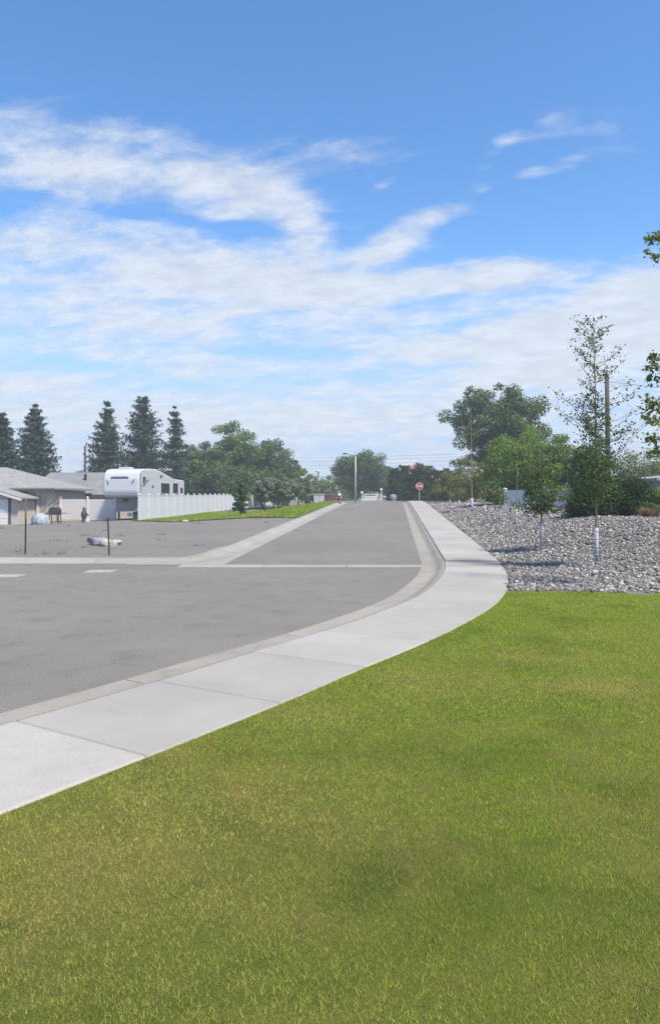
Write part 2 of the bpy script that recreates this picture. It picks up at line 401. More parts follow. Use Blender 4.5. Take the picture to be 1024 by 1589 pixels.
class Path:
    def __init__(s, P):
        s.P = P; d = np.linalg.norm(np.diff(P, axis=0), axis=1); s.s = np.concatenate([[0], np.cumsum(d)]); s.L = s.s[-1]
        T = np.gradient(P, axis=0); T /= np.linalg.norm(T, axis=1)[:, None]
        for _ in range(4): T[1:-1] = (T[:-2]+2*T[1:-1]+T[2:])/4
        T /= np.linalg.norm(T, axis=1)[:, None]; s.T = T
    def at(s, q, off=0.):
        q = np.atleast_1d(q)
        p = np.stack([np.interp(q, s.s, s.P[:, i]) for i in (0, 1)], 1); t = np.stack([np.interp(q, s.s, s.T[:, i]) for i in (0, 1)], 1)
        t /= np.linalg.norm(t, axis=1)[:, None]
        return p + np.stack([t[:, 1], -t[:, 0]], 1)*off       # positive offset: right of travel
RP = Path(edge)
_w = RP.at(np.linspace(0, RP.s[np.argmin(abs(edge[:, 1]-23))], 160), 1.98); WE = _w[np.argsort(_w[:, 1])]
def sweep(path, q0, q1, prof, step=.5, extra=None):
    """closed cross-section prof [(offset, z)] swept along path between arc lengths"""
    n = max(2, int(math.ceil((q1-q0)/step))+1); q = np.linspace(q0, q1, n); m = len(prof); mb = MB(); rows = []
    V = np.zeros((n, m, 3))
    for j, (o, z) in enumerate(prof):
        p = path.at(q, o); c = path.at(q, 0.)
        V[:, j, :2] = p; V[:, j, 2] = zr(c[:, 1]) + z + (0 if extra is None else extra)
    fs = [(i*m+j, i*m+(j+1)%m, (i+1)*m+(j+1)%m, (i+1)*m+j) for i in range(n-1) for j in range(m)]
    fs += [tuple(range(m-1, -1, -1)), tuple(range((n-1)*m, n*m))]
    return mb.add(V.reshape(-1, 3), fs)
def sheet(name, xs, ysv, zf, mat, kind='structure', label=None, keep=None):
    gx, gy = np.meshgrid(xs, ysv); V = np.stack([gx, gy, zf(gx, gy)], -1).reshape(-1, 3)
    nx, ny = len(xs), len(ysv); i = np.arange(nx-1)[None, :] + np.arange(ny-1)[:, None]*nx
    Fc = np.stack([i, i+1, i+nx+1, i+nx], -1).reshape(-1, 4)
    if keep is not None:
        c = V[Fc].mean(1); Fc = Fc[keep(c[:, 0], c[:, 1])]
    o = ob(name, mesh_np(name, V, Fc, True), mat); tag(o, label, None, None, kind); return o
def strip(name, L, Rr, mat, parent=None, nx=6):
    """surface between two matching 3-D polylines"""
    L, Rr = np.asarray(L), np.asarray(Rr); n = len(L); t = np.linspace(0, 1, nx)[None, :, None]
    V = (L[:, None]*(1-t) + Rr[:, None]*t).reshape(-1, 3)
    i = np.arange(nx-1)[None, :] + np.arange(n-1)[:, None]*nx
    return ob(name, mesh_np(name, V, np.stack([i, i+1, i+nx+1, i+nx], -1).reshape(-1, 4), True), mat, parent)

# ground to the horizon, a hand's breadth under everything laid on it
gxs = np.concatenate([[-900,-600,-300,-150,-90,-60], np.arange(-45, 46, 1.5), [60, 90, 150, 300, 600, 900]])
gys = np.concatenate([[-600,-200,-80,-40,-20,-10,0,6,10], np.arange(12, 100, 2.), [105,115,130,160,200,300,450,650,900]])
sheet('ground', gxs, gys, lambda x, y: land(x, y)-.22*(y < 110)-.05, M['earth'], label='bare earthy ground reaching to the horizon')

# near street + side road + cross street
left_far = 19.75
bot = RP.at(np.linspace(0, RP.s[np.argmin(abs(edge[:, 1]-19.5))], 90), .02)
poly = [(-70, -20), (-30, -24)] + [tuple(p) for p in bot] + [(2.45, 19.72), (-4.3, 19.72), (-70, 20.6)]
bm = bmesh.new(); f = bm.faces.new([bm.verts.new((x, y, 0.)) for x, y in poly]); bmesh.ops.triangulate(bm, faces=[f])
bmesh.ops.recalc_face_normals(bm, faces=bm.faces[:]); me = bpy.data.meshes.new('road'); bm.to_mesh(me); bm.free()
road = tag(ob('road', me, M['asphalt']), 'grey weathered asphalt street in the foreground', None, None, 'structure')
yy = np.concatenate([np.arange(19.45, 75.5, 1.0)])
side = strip('side_road', np.stack([road_left(yy)-.02, yy, zr(yy)+.003], 1), np.stack([road_right(yy)+.02, yy, zr(yy)+.003], 1), M['asphalt'])
tag(side, 'grey asphalt side road climbing to the crest', None, None, 'structure')
xx = np.arange(0, 81, 4.)
cross = strip('cross_road', np.stack([xx, 0*xx+75.3, 0*xx+1.283], 1), np.stack([xx, 0*xx+88, 0*xx+1.30], 1), M['asphalt'], nx=8)
yf = np.arange(75.2, 140, 4.); fr = strip('far_road', np.stack([road_left(yf)-.4, yf, 0*yf+1.276], 1), np.stack([road_right(yf), yf, 0*yf+1.276], 1), M['asphalt']); tag(fr, 'far stretch of asphalt road past the crest', None, None, 'structure')
tag(cross, 'asphalt cross street beyond the crest', None, None, 'structure')

# concrete pan across the mouth of the side road, in poured lengths
pan = sheet('gutter_pan', np.linspace(-3.9, 2.5, 8), np.array([18.78, 19.58]), lambda x, y: 0*x+.002, M['dirt_dark'], label='pale concrete drainage pan crossing the asphalt')
for x0, x1 in ((-3.9,-1.75),(-1.74,.42),(.43,2.46)):
    MB().box(x0, x1, 18.82, 19.55, -.1, .012).build('pan_slab', M['pan'], pan, bevel=.004)

# kerb and gutter on the sidewalk side
KP = [(-.02,-.12), (-.02,.010), (.28,.000), (.33,.006), (.38,.024), (.43,.055), (.48,.085), (.53,.103), (.578,.110), (.578,-.12)]
kerb = sweep(RP, .02, RP.L-.02, [(.0,-.14), (.0,-.05), (.56,-.04), (.56,-.14)], .6).build('kerb', M['dirt_dark'])
tag(kerb, 'rolled concrete kerb and gutter curving beside the sidewalk', None, None, 'structure')
q = 0.
while q < RP.L-.3:
    q1 = min(RP.L, q+2.8); sweep(RP, q+.006, q1-.006, KP, .4).build('kerb_segment', M['kerb'], kerb); q = q1

# sidewalk: one slab after another; beyond the pan the pour is a step higher
qpan = float(RP.s[np.argmin(abs(edge[:, 1]-19.5))]) + .02
wk = sweep(RP, .0, RP.L, [(.585,-.14), (.585,.045), (1.965,.045), (1.965,-.14)], .6).build('sidewalk', M['dirt_dark'])
tag(wk, 'pale concrete sidewalk curving past the lawn', None, None, 'structure')
def slab(q0, q1, zt):
    g = .006; b = .013
    P = [(.582,-.1), (.582,zt-b), (.582+b,zt), (1.97-b,zt), (1.97,zt-b), (1.97,-.1)]
    mb = MB(); n = max(3, int((q1-q0)/.35)+2)
    qs = np.concatenate([[q0+g, q0+g+b], np.linspace(q0+g+b, q1-g-b, n)[1:-1], [q1-g-b, q1-g]])
    m = len(P); V = np.zeros((len(qs), m, 3))
    for j, (o_, z_) in enumerate(P):
        V[:, j, :2] = RP.at(qs, o_); V[:, j, 2] = zr(RP.at(qs, 0.)[:, 1]) + z_
    V[0, 2:4, 2] -= b; V[-1, 2:4, 2] -= b
    fs = [(i*m+j, i*m+j+1, (i+1)*m+j+1, (i+1)*m+j) for i in range(len(qs)-1) for j in range(m-1)]
    fs += [tuple(range(m-1, -1, -1)), tuple(range((len(qs)-1)*m, len(qs)*m))]
    return mb.add(V.reshape(-1, 3), fs).build('slab', M['walk'], wk)
qn = float(np.interp(7.1, [p[1] for p in RP.P], RP.s))       # one joint known from the photograph
q = qpan
cuts = []
c = qpan-.035
near = np.linspace(qn, c, int(round((c-qn)/1.45))+1)
prev = qn
back = [qn-1.42*k for k in range(1, 12) if qn-1.42*k > 0][::-1]
near = np.concatenate([[0.] if back[0] > .6 else [], back, near])
for a, b in zip(near[:-1], near[1:]): slab(a, b, .112+random.Random(int(a*50)).uniform(-.003, .003))
far = np.arange(qpan, RP.L-.4, 1.5)
for a in far: slab(a, min(RP.L, a+1.5), .150)

# left kerb: along the far side of the street, round the corner, up the side road
LK = [(-70,20.62),(-30,20.06),(-12,19.84),(-7,19.78),(-5.2,19.78),(-4.2,19.85),(-3.55,20.1),(-3.12,20.7),(-2.86,21.8),(-2.74,23)]
lp = catmull(LK, 12); ys = np.arange(24, 70.1, 1.0); lp = np.vstack([lp, np.stack([road_left(ys), ys], 1)])
# flare out to the cross street
LP = Path(lp)
LKP = [(.02,-.12), (.02,.012), (-.36,.004), (-.44,.03), (-.52,.08), (-.62,.10), (-.84,.105), (-.84,-.12)]
lk = sweep(LP, .02, LP.L-.02, [(0,-.14),(0,-.05),(-.82,-.04),(-.82,-.14)][::-1], .8).build('kerb', M['dirt_dark'])
tag(lk, 'pale concrete kerb along the gravel lot and grass verge', None, None, 'structure')
q = float(LP.s[np.argmin(abs(lp[:, 0]+34))])
while q < LP.L-.3:
    q1 = min(LP.L, q+2.9); sweep(LP, q+.006, q1-.006, LKP[::-1], .45).build('kerb_segment', M['pan'], lk); q = q1

arc = LP.at(np.linspace(float(LP.s[np.argmin(abs(lp[:, 0]+5.4))]), float(LP.s[np.argmin(abs(lp[:, 1]-24))]), 40), -.03)
bm = bmesh.new(); f = bm.faces.new([bm.verts.new((x, y, float(zr(y))+.008)) for x, y in [tuple(p) for p in arc] + [(-2.42, 23.9), (-2.80, 19.56), (-5.4, 19.56)]]); bmesh.ops.triangulate(bm, faces=[f])
bmesh.ops.recalc_face_normals(bm, faces=bm.faces[:]); me = bpy.data.meshes.new('corner_apron'); bm.to_mesh(me); bm.free(); ob('corner_apron', me, M['pan'], pan)

# gravel lot, verge, lawn soil, rock bed
def inlot(x, y): return (x < road_left(y)-.55) & (y > 20.2)
def vline(x): return np.interp(x, [-14, -9.6, -1.0], [51.5, 48, 39.6])      # front edge of the verge
kb = LP.at(np.linspace(float(LP.s[np.argmin(abs(lp[:, 0]+5.0))]), LP.L, 400), -.80); kb = kb[np.maximum.accumulate(kb[:, 1]) <= kb[:, 1]]
def kerb_back(y): return np.interp(y, kb[:, 1], kb[:, 0])
def fitted(name, us, ysv, zf, mat, label, u1=None):
    """sheet running left from the back of the kerb; us in metres"""
    gu, gy_ = np.meshgrid(us, ysv); gx_ = kerb_back(gy_)-gu; V = np.stack([gx_, gy_, zf(gx_, gy_)], -1).reshape(-1, 3)
    nx, ny = len(us), len(ysv); i = np.arange(nx-1)[None, :] + np.arange(ny-1)[:, None]*nx; Fc = np.stack([i, i+nx, i+nx+1, i+1], -1).reshape(-1, 4)
    c_ = V[Fc].mean(1); k = (u1(c_[:, 0], c_[:, 1]) if u1 else np.ones(len(c_), bool)); return tag(ob(name, mesh_np(name, V, Fc[k], True), mat), label, None, None, 'structure')
def zlot(x, y): return land(x, y)+.06*sstep((y-20)/2)+.02
fitted('gravel_lot', np.arange(0, 56, .5), np.concatenate([np.arange(20.62, 62, .5)]), zlot, M['gravel'], 'bare grey brown gravel lot behind the far kerb', lambda x, y: (y < vline(x)+.8) | (x < -14.2))
def zverge(x, y): return land(x, y)+.13
fitted('verge', np.arange(0, 14, .3), np.arange(39, 76, .3), zverge, M['verge'], 'mown green grass verge between white fence and road', lambda x, y: (y > vline(x)) & (x > -14))
LAWNFAR = lambda x: np.interp(x, [2.5, 3.3, 9, 14], [13.55, 13.45, 12.5, 11.6])
lo = RP.at(np.linspace(0, RP.s[np.argmin(abs(edge[:, 1]-14.2))], 120), 1.955)
lo = lo[lo[:, 1] < 13.5]
poly = [tuple(p) for p in lo] + [(3.3, 13.47), (9, 12.52), (14, 11.6), (14, -8), (-6, -8)]
bm = bmesh.new(); f = bm.faces.new([bm.verts.new((x, y, .098)) for x, y in poly]); bmesh.ops.triangulate(bm, faces=[f])
bmesh.ops.recalc_face_normals(bm, faces=bm.faces[:]); me = bpy.data.meshes.new('lawn'); bm.to_mesh(me); bm.free()
lawn = tag(ob('lawn', me, M['soil']), 'mown green and straw-patched lawn beside the sidewalk', None, None, 'structure')
def zbed(x, y): return land(x, y)+.012*np.sin(x*5.1+y*3.3)+.012*np.sin(y*6.7-x*2.1)
bed = sheet('rock_bed', np.arange(2.5, 24, .3), np.arange(11.6, 66, .4), zbed, M['bed'], label='sloping bank of loose grey stones beside the sidewalk',
      keep=lambda x, y: (x > walk_edge(y)-.12) & (y > LAWNFAR(x)-.15))

# ------------------------------------------------------------------ stones
rng = np.random.default_rng(5)
def ico(sub):
    bm = bmesh.new(); bmesh.ops.create_icosphere(bm, subdivisions=sub, radius=1); 
    V = np.array([v.co[:] for v in bm.verts]); Fc = np.array([[v.index for v in f.verts] for f in bm.faces]); bm.free(); return V, Fc
IV1, IF1 = ico(1); IV2, IF2 = ico(2)
def stone_shape(V, r):
    d = np.zeros(len(V)); 
    for _ in range(5):                       # a few random flattening cuts give worn facets
        n = r.normal(size=3); n /= np.linalg.norm(n); h = r.uniform(.55, .9); k = V@n
        V = V - np.outer(np.clip(k-h, 0, None), n)
    return V*np.array([r.uniform(.8, 1.25), r.uniform(.7, 1.0), r.uniform(.5, .8)])
shapes1 = [stone_shape(IV1.copy(), rng) for _ in range(40)]
shapes2 = [stone_shape(IV2.copy(), rng) for _ in range(8)]
def rotm(n, r):
    q = r.normal(size=(n, 4)); q /= np.linalg.norm(q, axis=1)[:, None]; a, b, c, d = q.T
    return np.stack([1-2*(c*c+d*d), 2*(b*c-a*d), 2*(b*d+a*c), 2*(b*c+a*d), 1-2*(b*b+d*d), 2*(c*d-a*b), 2*(b*d-a*c), 2*(c*d+a*b), 1-2*(b*b+c*c)], 1).reshape(n, 3, 3)
pts = []
for y0, y1, den, smin, smax in ((11.6, 15, 340, .020, .048), (15, 20, 290, .020, .048), (20, 30, 200, .024, .056), (30, 45, 85, .036, .078), (45, 63, 36, .055, .11)):
    n = int((y1-y0)*15*den); x = rng.uniform(2.6, 17.6, n); y = rng.uniform(y0, y1, n)
    k = (x > walk_edge(y)+.04) & (y > LAWNFAR(x)+.06-.16*rng.random(n)**3) & (x < .445*y*1.06+1.6) & (x < walk_edge(y)+np.interp(y, [13, 22, 30, 63], [12, 8.5, 8.0, 4.5]))
    x, y = x[k], y[k]; pts.append(np.stack([x, y, rng.uniform(smin, smax, len(x))*rng.choice([.65, .85, 1, 1.05, 1.35], len(x))], 1))
pts = np.vstack(pts)
score = pts[:, 2]/pts[:, 1]*((pts[:, 0] < .44*pts[:, 1]+.1)); order = np.argsort(-score)
part, rest = pts[order[:300]], pts[order[300:]]
stone_me = []
for i, V in enumerate(shapes2):
    me = mesh_np('stone', V, IF2, False); me.materials.append(M['stone']); stone_me.append(me)
for i, (x, y, s) in enumerate(part):
    o = link(bpy.data.objects.new('stone', stone_me[i % 8]), bed)
    o.location = (x, y, float(land(x, y))+s*.35); o.scale = (s, s, s); o.rotation_euler = (rng.uniform(-.4, .4), rng.uniform(-.4, .4), rng.uniform(0, 6.28))
Sh = np.array(shapes1); idx = rng.integers(0, len(Sh), len(rest)); V = Sh[idx]*rest[:, 2][:, None, None]
Rm = rotm(len(rest), rng); V = np.einsum('nij,nkj->nki', Rm, V)
V[:, :, 2] *= .8
V += np.stack([rest[:, 0], rest[:, 1], land(rest[:, 0], rest[:, 1])+rest[:, 2]*rng.uniform(.1, .55, len(rest))], 1)[:, None, :]
Fc = (IF1[None] + (np.arange(len(rest))*len(IV1))[:, None, None]).reshape(-1, 3)
so_ = ob('stones', mesh_np('stones', V.reshape(-1, 3), Fc), M['stone'], bed); tag(so_, kind='stuff')

# ------------------------------------------------------------------ lawn grass
def vnoise(x, y, sc, seed):
    r = np.random.default_rng(seed); G = r.random((64, 64)); x = x*sc+100.3; y = y*sc+100.7
    xi, yi = np.floor(x).astype(int), np.floor(y).astype(int); fx, fy = sstep(x-xi), sstep(y-yi)
    g = lambda a, b: G[a % 64, b % 64]
    return (g(xi, yi)*(1-fx)+g(xi+1, yi)*fx)*(1-fy)+(g(xi, yi+1)*(1-fx)+g(xi+1, yi+1)*fx)*fy
xs_, ys_, wd = [], [], []
loC = np.array(lo)
def lawn_left(y): return np.interp(y, loC[:, 1], loC[:, 0])
for y0, y1, den, wb in ((1.3, 3.6, 26000, .0024), (3.6, 5.5, 21000, .0031), (5.5, 8, 15000, .0046), (8, 10.5, 10000, .006), (10.5, 13.7, 8000, .008)):
    xm = .445*y1+2.0; n = int((y1-y0)*2*xm*den); x = rng.uniform(-xm, xm, n); y = rng.uniform(y0, y1, n)
    clump = vnoise(x, y, 9, 3)*.6+vnoise(x, y, 23, 4)*.4
    k = (abs(x) < .445*y+1.9) & (rng.random(n) < np.where(abs(x) < .445*y+.35, 1, .55)) & (x > lawn_left(y)+.02-.06*rng.random(n)**2*(vnoise(x, y, 6, 51))) & (y < LAWNFAR(x)+.02) & (rng.random(n) < .25+1.1*clump)
    xs_.append(x[k]); ys_.append(y[k]); wd.append(np.full(k.sum(), wb))
gx = np.concatenate(xs_); gy = np.concatenate(ys_); gw = np.concatenate(wd)*rng.uniform(.7, 1.3, len(gx)); n = len(gx)
def spot(cx, cy, rx, ry): return np.exp(-(((gx-cx)/rx)**2+((gy-cy)/ry)**2))
patch = vnoise(gx, gy, 1.1, 11)*.5+vnoise(gx, gy, 2.9, 12)*.3+vnoise(gx, gy, 7, 13)*.2
dry = np.clip((patch-.50)*1.5, 0, 1)*(.45+.55*sstep((.6-gx)/1.5)) + .75*spot(-.9, 3.2, 1.0, .95)+.35*spot(-1.0, 4.6, .8, .8) + .30*spot(-.2, 4.0, .7, .7) + .4*spot(2.2, 7.8, .8, .5) + .55*spot(2.45, 6.6, .55, .35) + .35*spot(1.0, 6.9, .6, .5) + .22*spot(-.9,2.5,.5,.5)+.2*spot(.6,2.5,.7,.3)
drk = .75*spot(.50, 3.3, .45, .36) + .6*spot(.05, 3.5, .45, .25) + .35*spot(.15, 2.95, .4, .2) + .45*spot(1.25, 2.75, .45, .3) + np.clip((vnoise(gx, gy, 1.5, 21)-.62)*1.2, 0, .5)
drk += .10*sstep((9-gy)/6); drk *= .55+.9*vnoise(gx, gy, 4.2, 22)
is_dry = rng.random(n) < np.clip(.09+dry*1.0, 0, .92)
tone = np.stack([np.where(is_dry, rng.uniform(.55, 1, n), rng.uniform(0, .22, n)+dry*.15), np.clip(drk, 0, 1)*np.where(is_dry, .5, 1), rng.random(n)], 1)
hgt = rng.uniform(.012, .024, n)*np.where(is_dry, .85, 1)*(1+.25*np.clip(drk, 0, 1))
ang = rng.uniform(0, 2*np.pi, n); lean = rng.uniform(.2, 1.25, n)*hgt; la = rng.uniform(0, 2*np.pi, n)
bx, by = np.cos(ang)*gw/2, np.sin(ang)*gw/2
base = np.stack([gx, gy, np.full(n, .094)], 1)
V = np.stack([base+np.stack([bx, by, 0*bx], 1), base-np.stack([bx, by, 0*bx], 1), base+np.stack([np.cos(la)*lean, np.sin(la)*lean, hgt], 1)], 1).reshape(-1, 3)
me = mesh_np('lawn_grass', V, np.arange(3*n).reshape(-1, 3))
at = me.color_attributes.new('tone', 'FLOAT_COLOR', 'POINT')
col = np.repeat(np.concatenate([tone, np.ones((n, 1))], 1), 3, axis=0).astype(np.float32); at.data.foreach_set('color', col.ravel())
tag(ob('lawn_grass', me, M['grass']), 'short green and straw coloured blades of lawn grass', 'grass', None, 'stuff')

# verge turf, coarser
n = 60000; x = rng.uniform(-13.8, 1.4, n); y = 39+36*rng.random(n)**1.3; k = (y > vline(x)) & (x < road_left(y)-.9); x, y = x[k], y[k]; n = len(x)
h = rng.uniform(.05, .12, n); a = rng.uniform(0, 6.28, n); wv = rng.uniform(.02, .05, n)
b = np.stack([x, y, zverge(x, y)-.02], 1); dv = np.stack([np.cos(a)*wv, np.sin(a)*wv, 0*a], 1)
V = np.stack([b+dv, b-dv, b+np.stack([rng.normal(0, .04, n), rng.normal(0, .04, n), h], 1)], 1).reshape(-1, 3)
me = mesh_np('verge_grass', V, np.arange(3*n).reshape(-1, 3)); at = me.color_attributes.new('tone', 'FLOAT_COLOR', 'POINT')
t3 = np.stack([np.clip(vnoise(x, y, .5, 31)*.9-.25, 0, 1), rng.random(n)*.5, rng.random(n), np.ones(n)], 1); at.data.foreach_set('color', np.repeat(t3, 3, 0).astype(np.float32).ravel())
tag(ob('verge_grass', me, M['grass']), 'green grass blades on the verge by the white fence', 'grass', None, 'stuff')

# ------------------------------------------------------------------ trees
def leaves_at(P, Nrm, size, r, aspect=.55):
    """rhombic leaves: P centres, Nrm preferred normals"""
    n = len(P); nn = Nrm + r.normal(0, .75, (n, 3)); nn /= np.linalg.norm(nn, axis=1)[:, None]+1e-9
    a = np.cross(nn, r.normal(size=(n, 3))); a /= np.linalg.norm(a, axis=1)[:, None]+1e-9; b = np.cross(nn, a)
    s = (size*r.uniform(.65, 1.35, n))[:, None]
    V = np.stack([P-a*s*.5, P+b*s*aspect*.5-nn*s*.06, P+a*s*.5, P-b*s*aspect*.5-nn*s*.06], 1).reshape(-1, 3)
    return V, np.arange(4*n).reshape(-1, 4)
def leafy(name, label, px, d, top, hw, leaf, mat, seed, nclump=60, per=110, bottom=.22, group=None, trunk=None, base=None, sparse=0., squash=1., bark='bark', cat='tree', lobes=.28, limbs=14, x=None, depth=1., cs=.24, flat=False):
    r = np.random.default_rng(seed); x = X(px, d) if x is None else x; z0 = float(land(x, d)) if base is None else base
    H = Z(top, d)-z0; rx = hw/F*d
    t = thing(name, label, cat, (x, d, z0), 0, group)
    zb = H*bottom; cz = (H+zb)/2; rz = (H-zb)/2
    u = r.normal(size=(nclump, 3)); u /= np.linalg.norm(u, axis=1)[:, None]
    ph = r.uniform(0, 6.28, 6)
    hw_ = hw; lob = 1+lobes*(np.sin(3*np.arctan2(u[:, 1], u[:, 0])+ph[0]+2*u[:, 2])*.6+np.sin(5*np.arctan2(u[:, 0], u[:, 1])+ph[1])*.4+r.normal(0, .45, nclump))
    rad = (r.random(nclump)**.36)*np.clip(lob, .6, 1.3)
    if flat: u = np.sign(u)*np.abs(u)**.6
    cs_ = cs*rx; inner = np.array([max(rx-cs_*.55, rx*.5), max(rx-cs_*.55, rx*.5)*depth, max(rz-cs_*.55, rz*.5)])
    Cc = u*rad[:, None]*inner; Cc[:, 2] += cz
    cr = cs_*r.uniform(.6, 1.25, nclump); Vs = []
    cnt = (1.5*per*np.clip(cr/cs_, .5, 1.3)**2).astype(int); ci = np.repeat(np.arange(nclump), cnt)
    g = r.normal(size=(len(ci), 3)); gl = np.linalg.norm(g, axis=1)[:, None]; dirn = g/gl
    P = Cc[ci] + dirn*(r.random((len(ci), 1))**.4)*cr[ci][:, None]*np.array([1, 1, .78])
    if sparse: P = P[r.random(len(P)) > sparse]; dirn = dirn[:len(P)]
    V, Fc = leaves_at(P, dirn*.8+np.array([0, 0, .6]), leaf, r)
    tr = trunk if trunk else max(.05, H*.022)
    mb = MB(); tp = [(0, 0, -.1), (r.normal(0, .01)*H, r.normal(0, .01)*H, zb*.9+.05), (r.normal(0, .02)*H, r.normal(0, .02)*H, cz), (0, 0, H*.86)]
    mb.tube(tp, [tr*1.15, tr*.85, tr*.55, tr*.12], 8)
    for i in r.permutation(nclump)[:limbs]:
        e = Vector(Cc[i]); s = Vector((tp[2][0]*.5, tp[2][1]*.5, zb*.8+(e.z-zb)*.35)); m = s.lerp(e, .5)+Vector((0, 0, -.08*H*r.random()))
        mb.tube([s, m, e], [tr*.42, tr*.26, tr*.06], 5)
    mb.build('trunk', M[bark], t, True)
    ob('crown', mesh_np('crown', V, Fc), M[mat], t)
    return t
def conifer(name, label, px, d, top, hw, seed, mat='lf_spruce', group=None, base=None, levels=36, gap=0., leaf=.40, bottom=.04, cat='tree', power=.76, per=38):
    r = np.random.default_rng(seed); x = X(px, d); z0 = float(land(x, d)) if base is None else base
    H = Z(top, d)-z0; Rm_ = hw/F*d
    t = thing(name, label, cat, (x, d, z0), 0, group); mb = MB(); mb.tube([(0,0,-.1),(0,0,H*.5),(0,0,H*.98)], [H*.022, H*.013, .015], 7)
    P, N = [], []
    for i in range(levels):
        f = (i+r.uniform(-.5, .5))/levels; f = min(max(f, 0), .99); z = H*(bottom+(1-bottom)*f); L = Rm_*((1-f)**power)*r.uniform(.92, 1.15)+.12
        nb = int(15*(1-f)+6)
        for b in range(nb):
            if r.random() < gap: continue
            a = r.uniform(0, 6.28); l = L*r.uniform(.62, 1.12); up = r.uniform(-.05, .18)+.35*f
            e = np.array([math.cos(a)*l, math.sin(a)*l, -.20*l*(1-f)+up*l]); m = int(per*(.35+l/Rm_))
            tt = r.uniform(.12, 1, m)[:, None]; wid = .17*l*(1.2-tt)+.07
            p = np.array([0, 0, z])+e*tt+np.array([0, 0, -.16*l])*tt*(1-tt)*2+r.normal(0, 1, (m, 3))*wid*np.array([1, 1, .55])
            P.append(p); N.append(np.tile([0, 0, .7], (m, 1))+e/l*.3)
            if b < 4 and i % 3 == 0: mb.tube([(0, 0, z), tuple(np.array([0, 0, z])+e*.85)], [H*.005, .01], 4)
    P = np.vstack(P); N = np.vstack(N); V, Fc = leaves_at(P, N, leaf, r, .42)
    mb.build('trunk', M['bark'], t, True); ob('crown', mesh_np('crown', V, Fc), M[mat], t)
    return t

G1 = 'tall spruces behind the houses'
conifer('spruce_tree', 'dark spruce cut by the frame edge beside the pale roofed house', 3, 80, 640, 44, 1, group=G1)
conifer('spruce_tree', 'broad dark spruce rising above the pale hipped roof', 55, 84, 627, 50, 2, group=G1)
conifer('spruce_tree', 'pointed spruce beside the bare pole behind the grey roof', 166, 90, 622, 46, 3, group=G1, gap=.12)
conifer('spruce_tree', 'tallest blunt topped spruce behind the white trailer front', 222, 95, 614, 46, 4, group=G1, power=.58, levels=40)
conifer('spruce_tree', 'open layered spruce behind the trailer windows', 271, 91, 629, 43, 5, group=G1, gap=.30, levels=28)

G2 = 'broadleaf trees behind the white fence'
leafy('broadleaf_tree', 'rounded grey green tree right of the spruces behind the fence', 308, 102, 686, 36, .30, 'lf_mid', 11, 90, 130, .1, G2)
leafy('broadleaf_tree', 'highest crowned broadleaf tree behind the white fence', 358, 100, 661, 47, .30, 'lf_mid', 12, 120, 130, .08, G2)
leafy('broadleaf_tree', 'wide dark tree sloping down towards the road behind fence', 408, 108, 676, 50, .32, 'lf_dark', 13, 120, 130, .06, G2)
leafy('broadleaf_tree', 'small dark tree at the road end of the fence trees', 447, 112, 706, 26, .30, 'lf_dark', 14, 45, 110, .05, G2)
leafy('broadleaf_tree', 'low bushy tree filling in behind the fence panels', 335, 96, 712, 52, .30, 'lf_dark', 15, 70, 120, .02, G2, cat='tree')
leafy('broadleaf_tree', 'low dark bushy tree behind the row of young trees', 425, 104, 722, 46, .30, 'lf_dark', 16, 60, 120, .02, G2)
leafy('broadleaf_tree', 'mid green tree between the highest crown and the wide dark tree', 385, 112, 672, 44, .32, 'lf_mid', 21, 70, 130, .06, G2)
leafy('broadleaf_tree', 'dark filler tree between spruces and highest crown', 330, 110, 676, 42, .32, 'lf_dark', 22, 70, 130, .06, G2)
leafy('broadleaf_tree', 'low grey green tree behind the trailer roof end', 292, 98, 706, 34, .30, 'lf_mid', 23, 50, 130, .04, G2)
G3 = 'pale green trees far down the road'
leafy('broadleaf_tree', 'pale yellow green tree beside the small dark tree far off', 474, 135, 732, 24, .34, 'lf_light', 17, 40, 110, .04, G3)
leafy('broadleaf_tree', 'pale green tree next to the big round far tree', 503, 142, 734, 24, .34, 'lf_light', 18, 40, 110, .04, G3)
leafy('broadleaf_tree', 'big round dark tree at the end of the side road', 562, 120, 697, 46, .30, 'lf_dark', 19, 110, 150, .10, None, base=1.3, lobes=.2)
leafy('broadleaf_tree', 'dark tree joined to the big round tree and the clipped evergreens', 600, 124, 715, 26, .30, 'lf_dark', 20, 60, 120, .04, None, base=1.3)

G4 = 'young trees on the grass verge'
ylab = ['leafy young tree touching the ground at the end of the white fence', 'second young tree on the verge with dark bare trunk', 'third young tree on the verge from the gravel lot',
        'fourth young tree on the verge from the gravel lot', 'blue green young tree, widest of the verge row', 'last young tree on the verge beside the pale cabinet', 'small young tree squeezed between the widest verge tree and the last one']
for i, (px, d, top, hw, bot, mt) in enumerate([(373, 52, 744, 13, .02, 'lf_dark'), (411, 60, 738, 19, .22, 'lf_blue'), (432, 65, 738, 17, .22, 'lf_blue'), (447, 70, 741, 16, .22, 'lf_blue'), (463, 74, 738, 19, .18, 'lf_blue'), (486, 84, 752, 11, .15, 'lf_blue'), (475, 79, 746, 12, .2, 'lf_blue')]):
    xx_ = X(px, d); leafy('young_tree', ylab[i], px, d, top, hw, .17, mt, 40+i, 70 if i == 0 else 44, 80, bot, G4, trunk=.07, base=float(zverge(xx_, d))-.02, limbs=8, cs=.32)

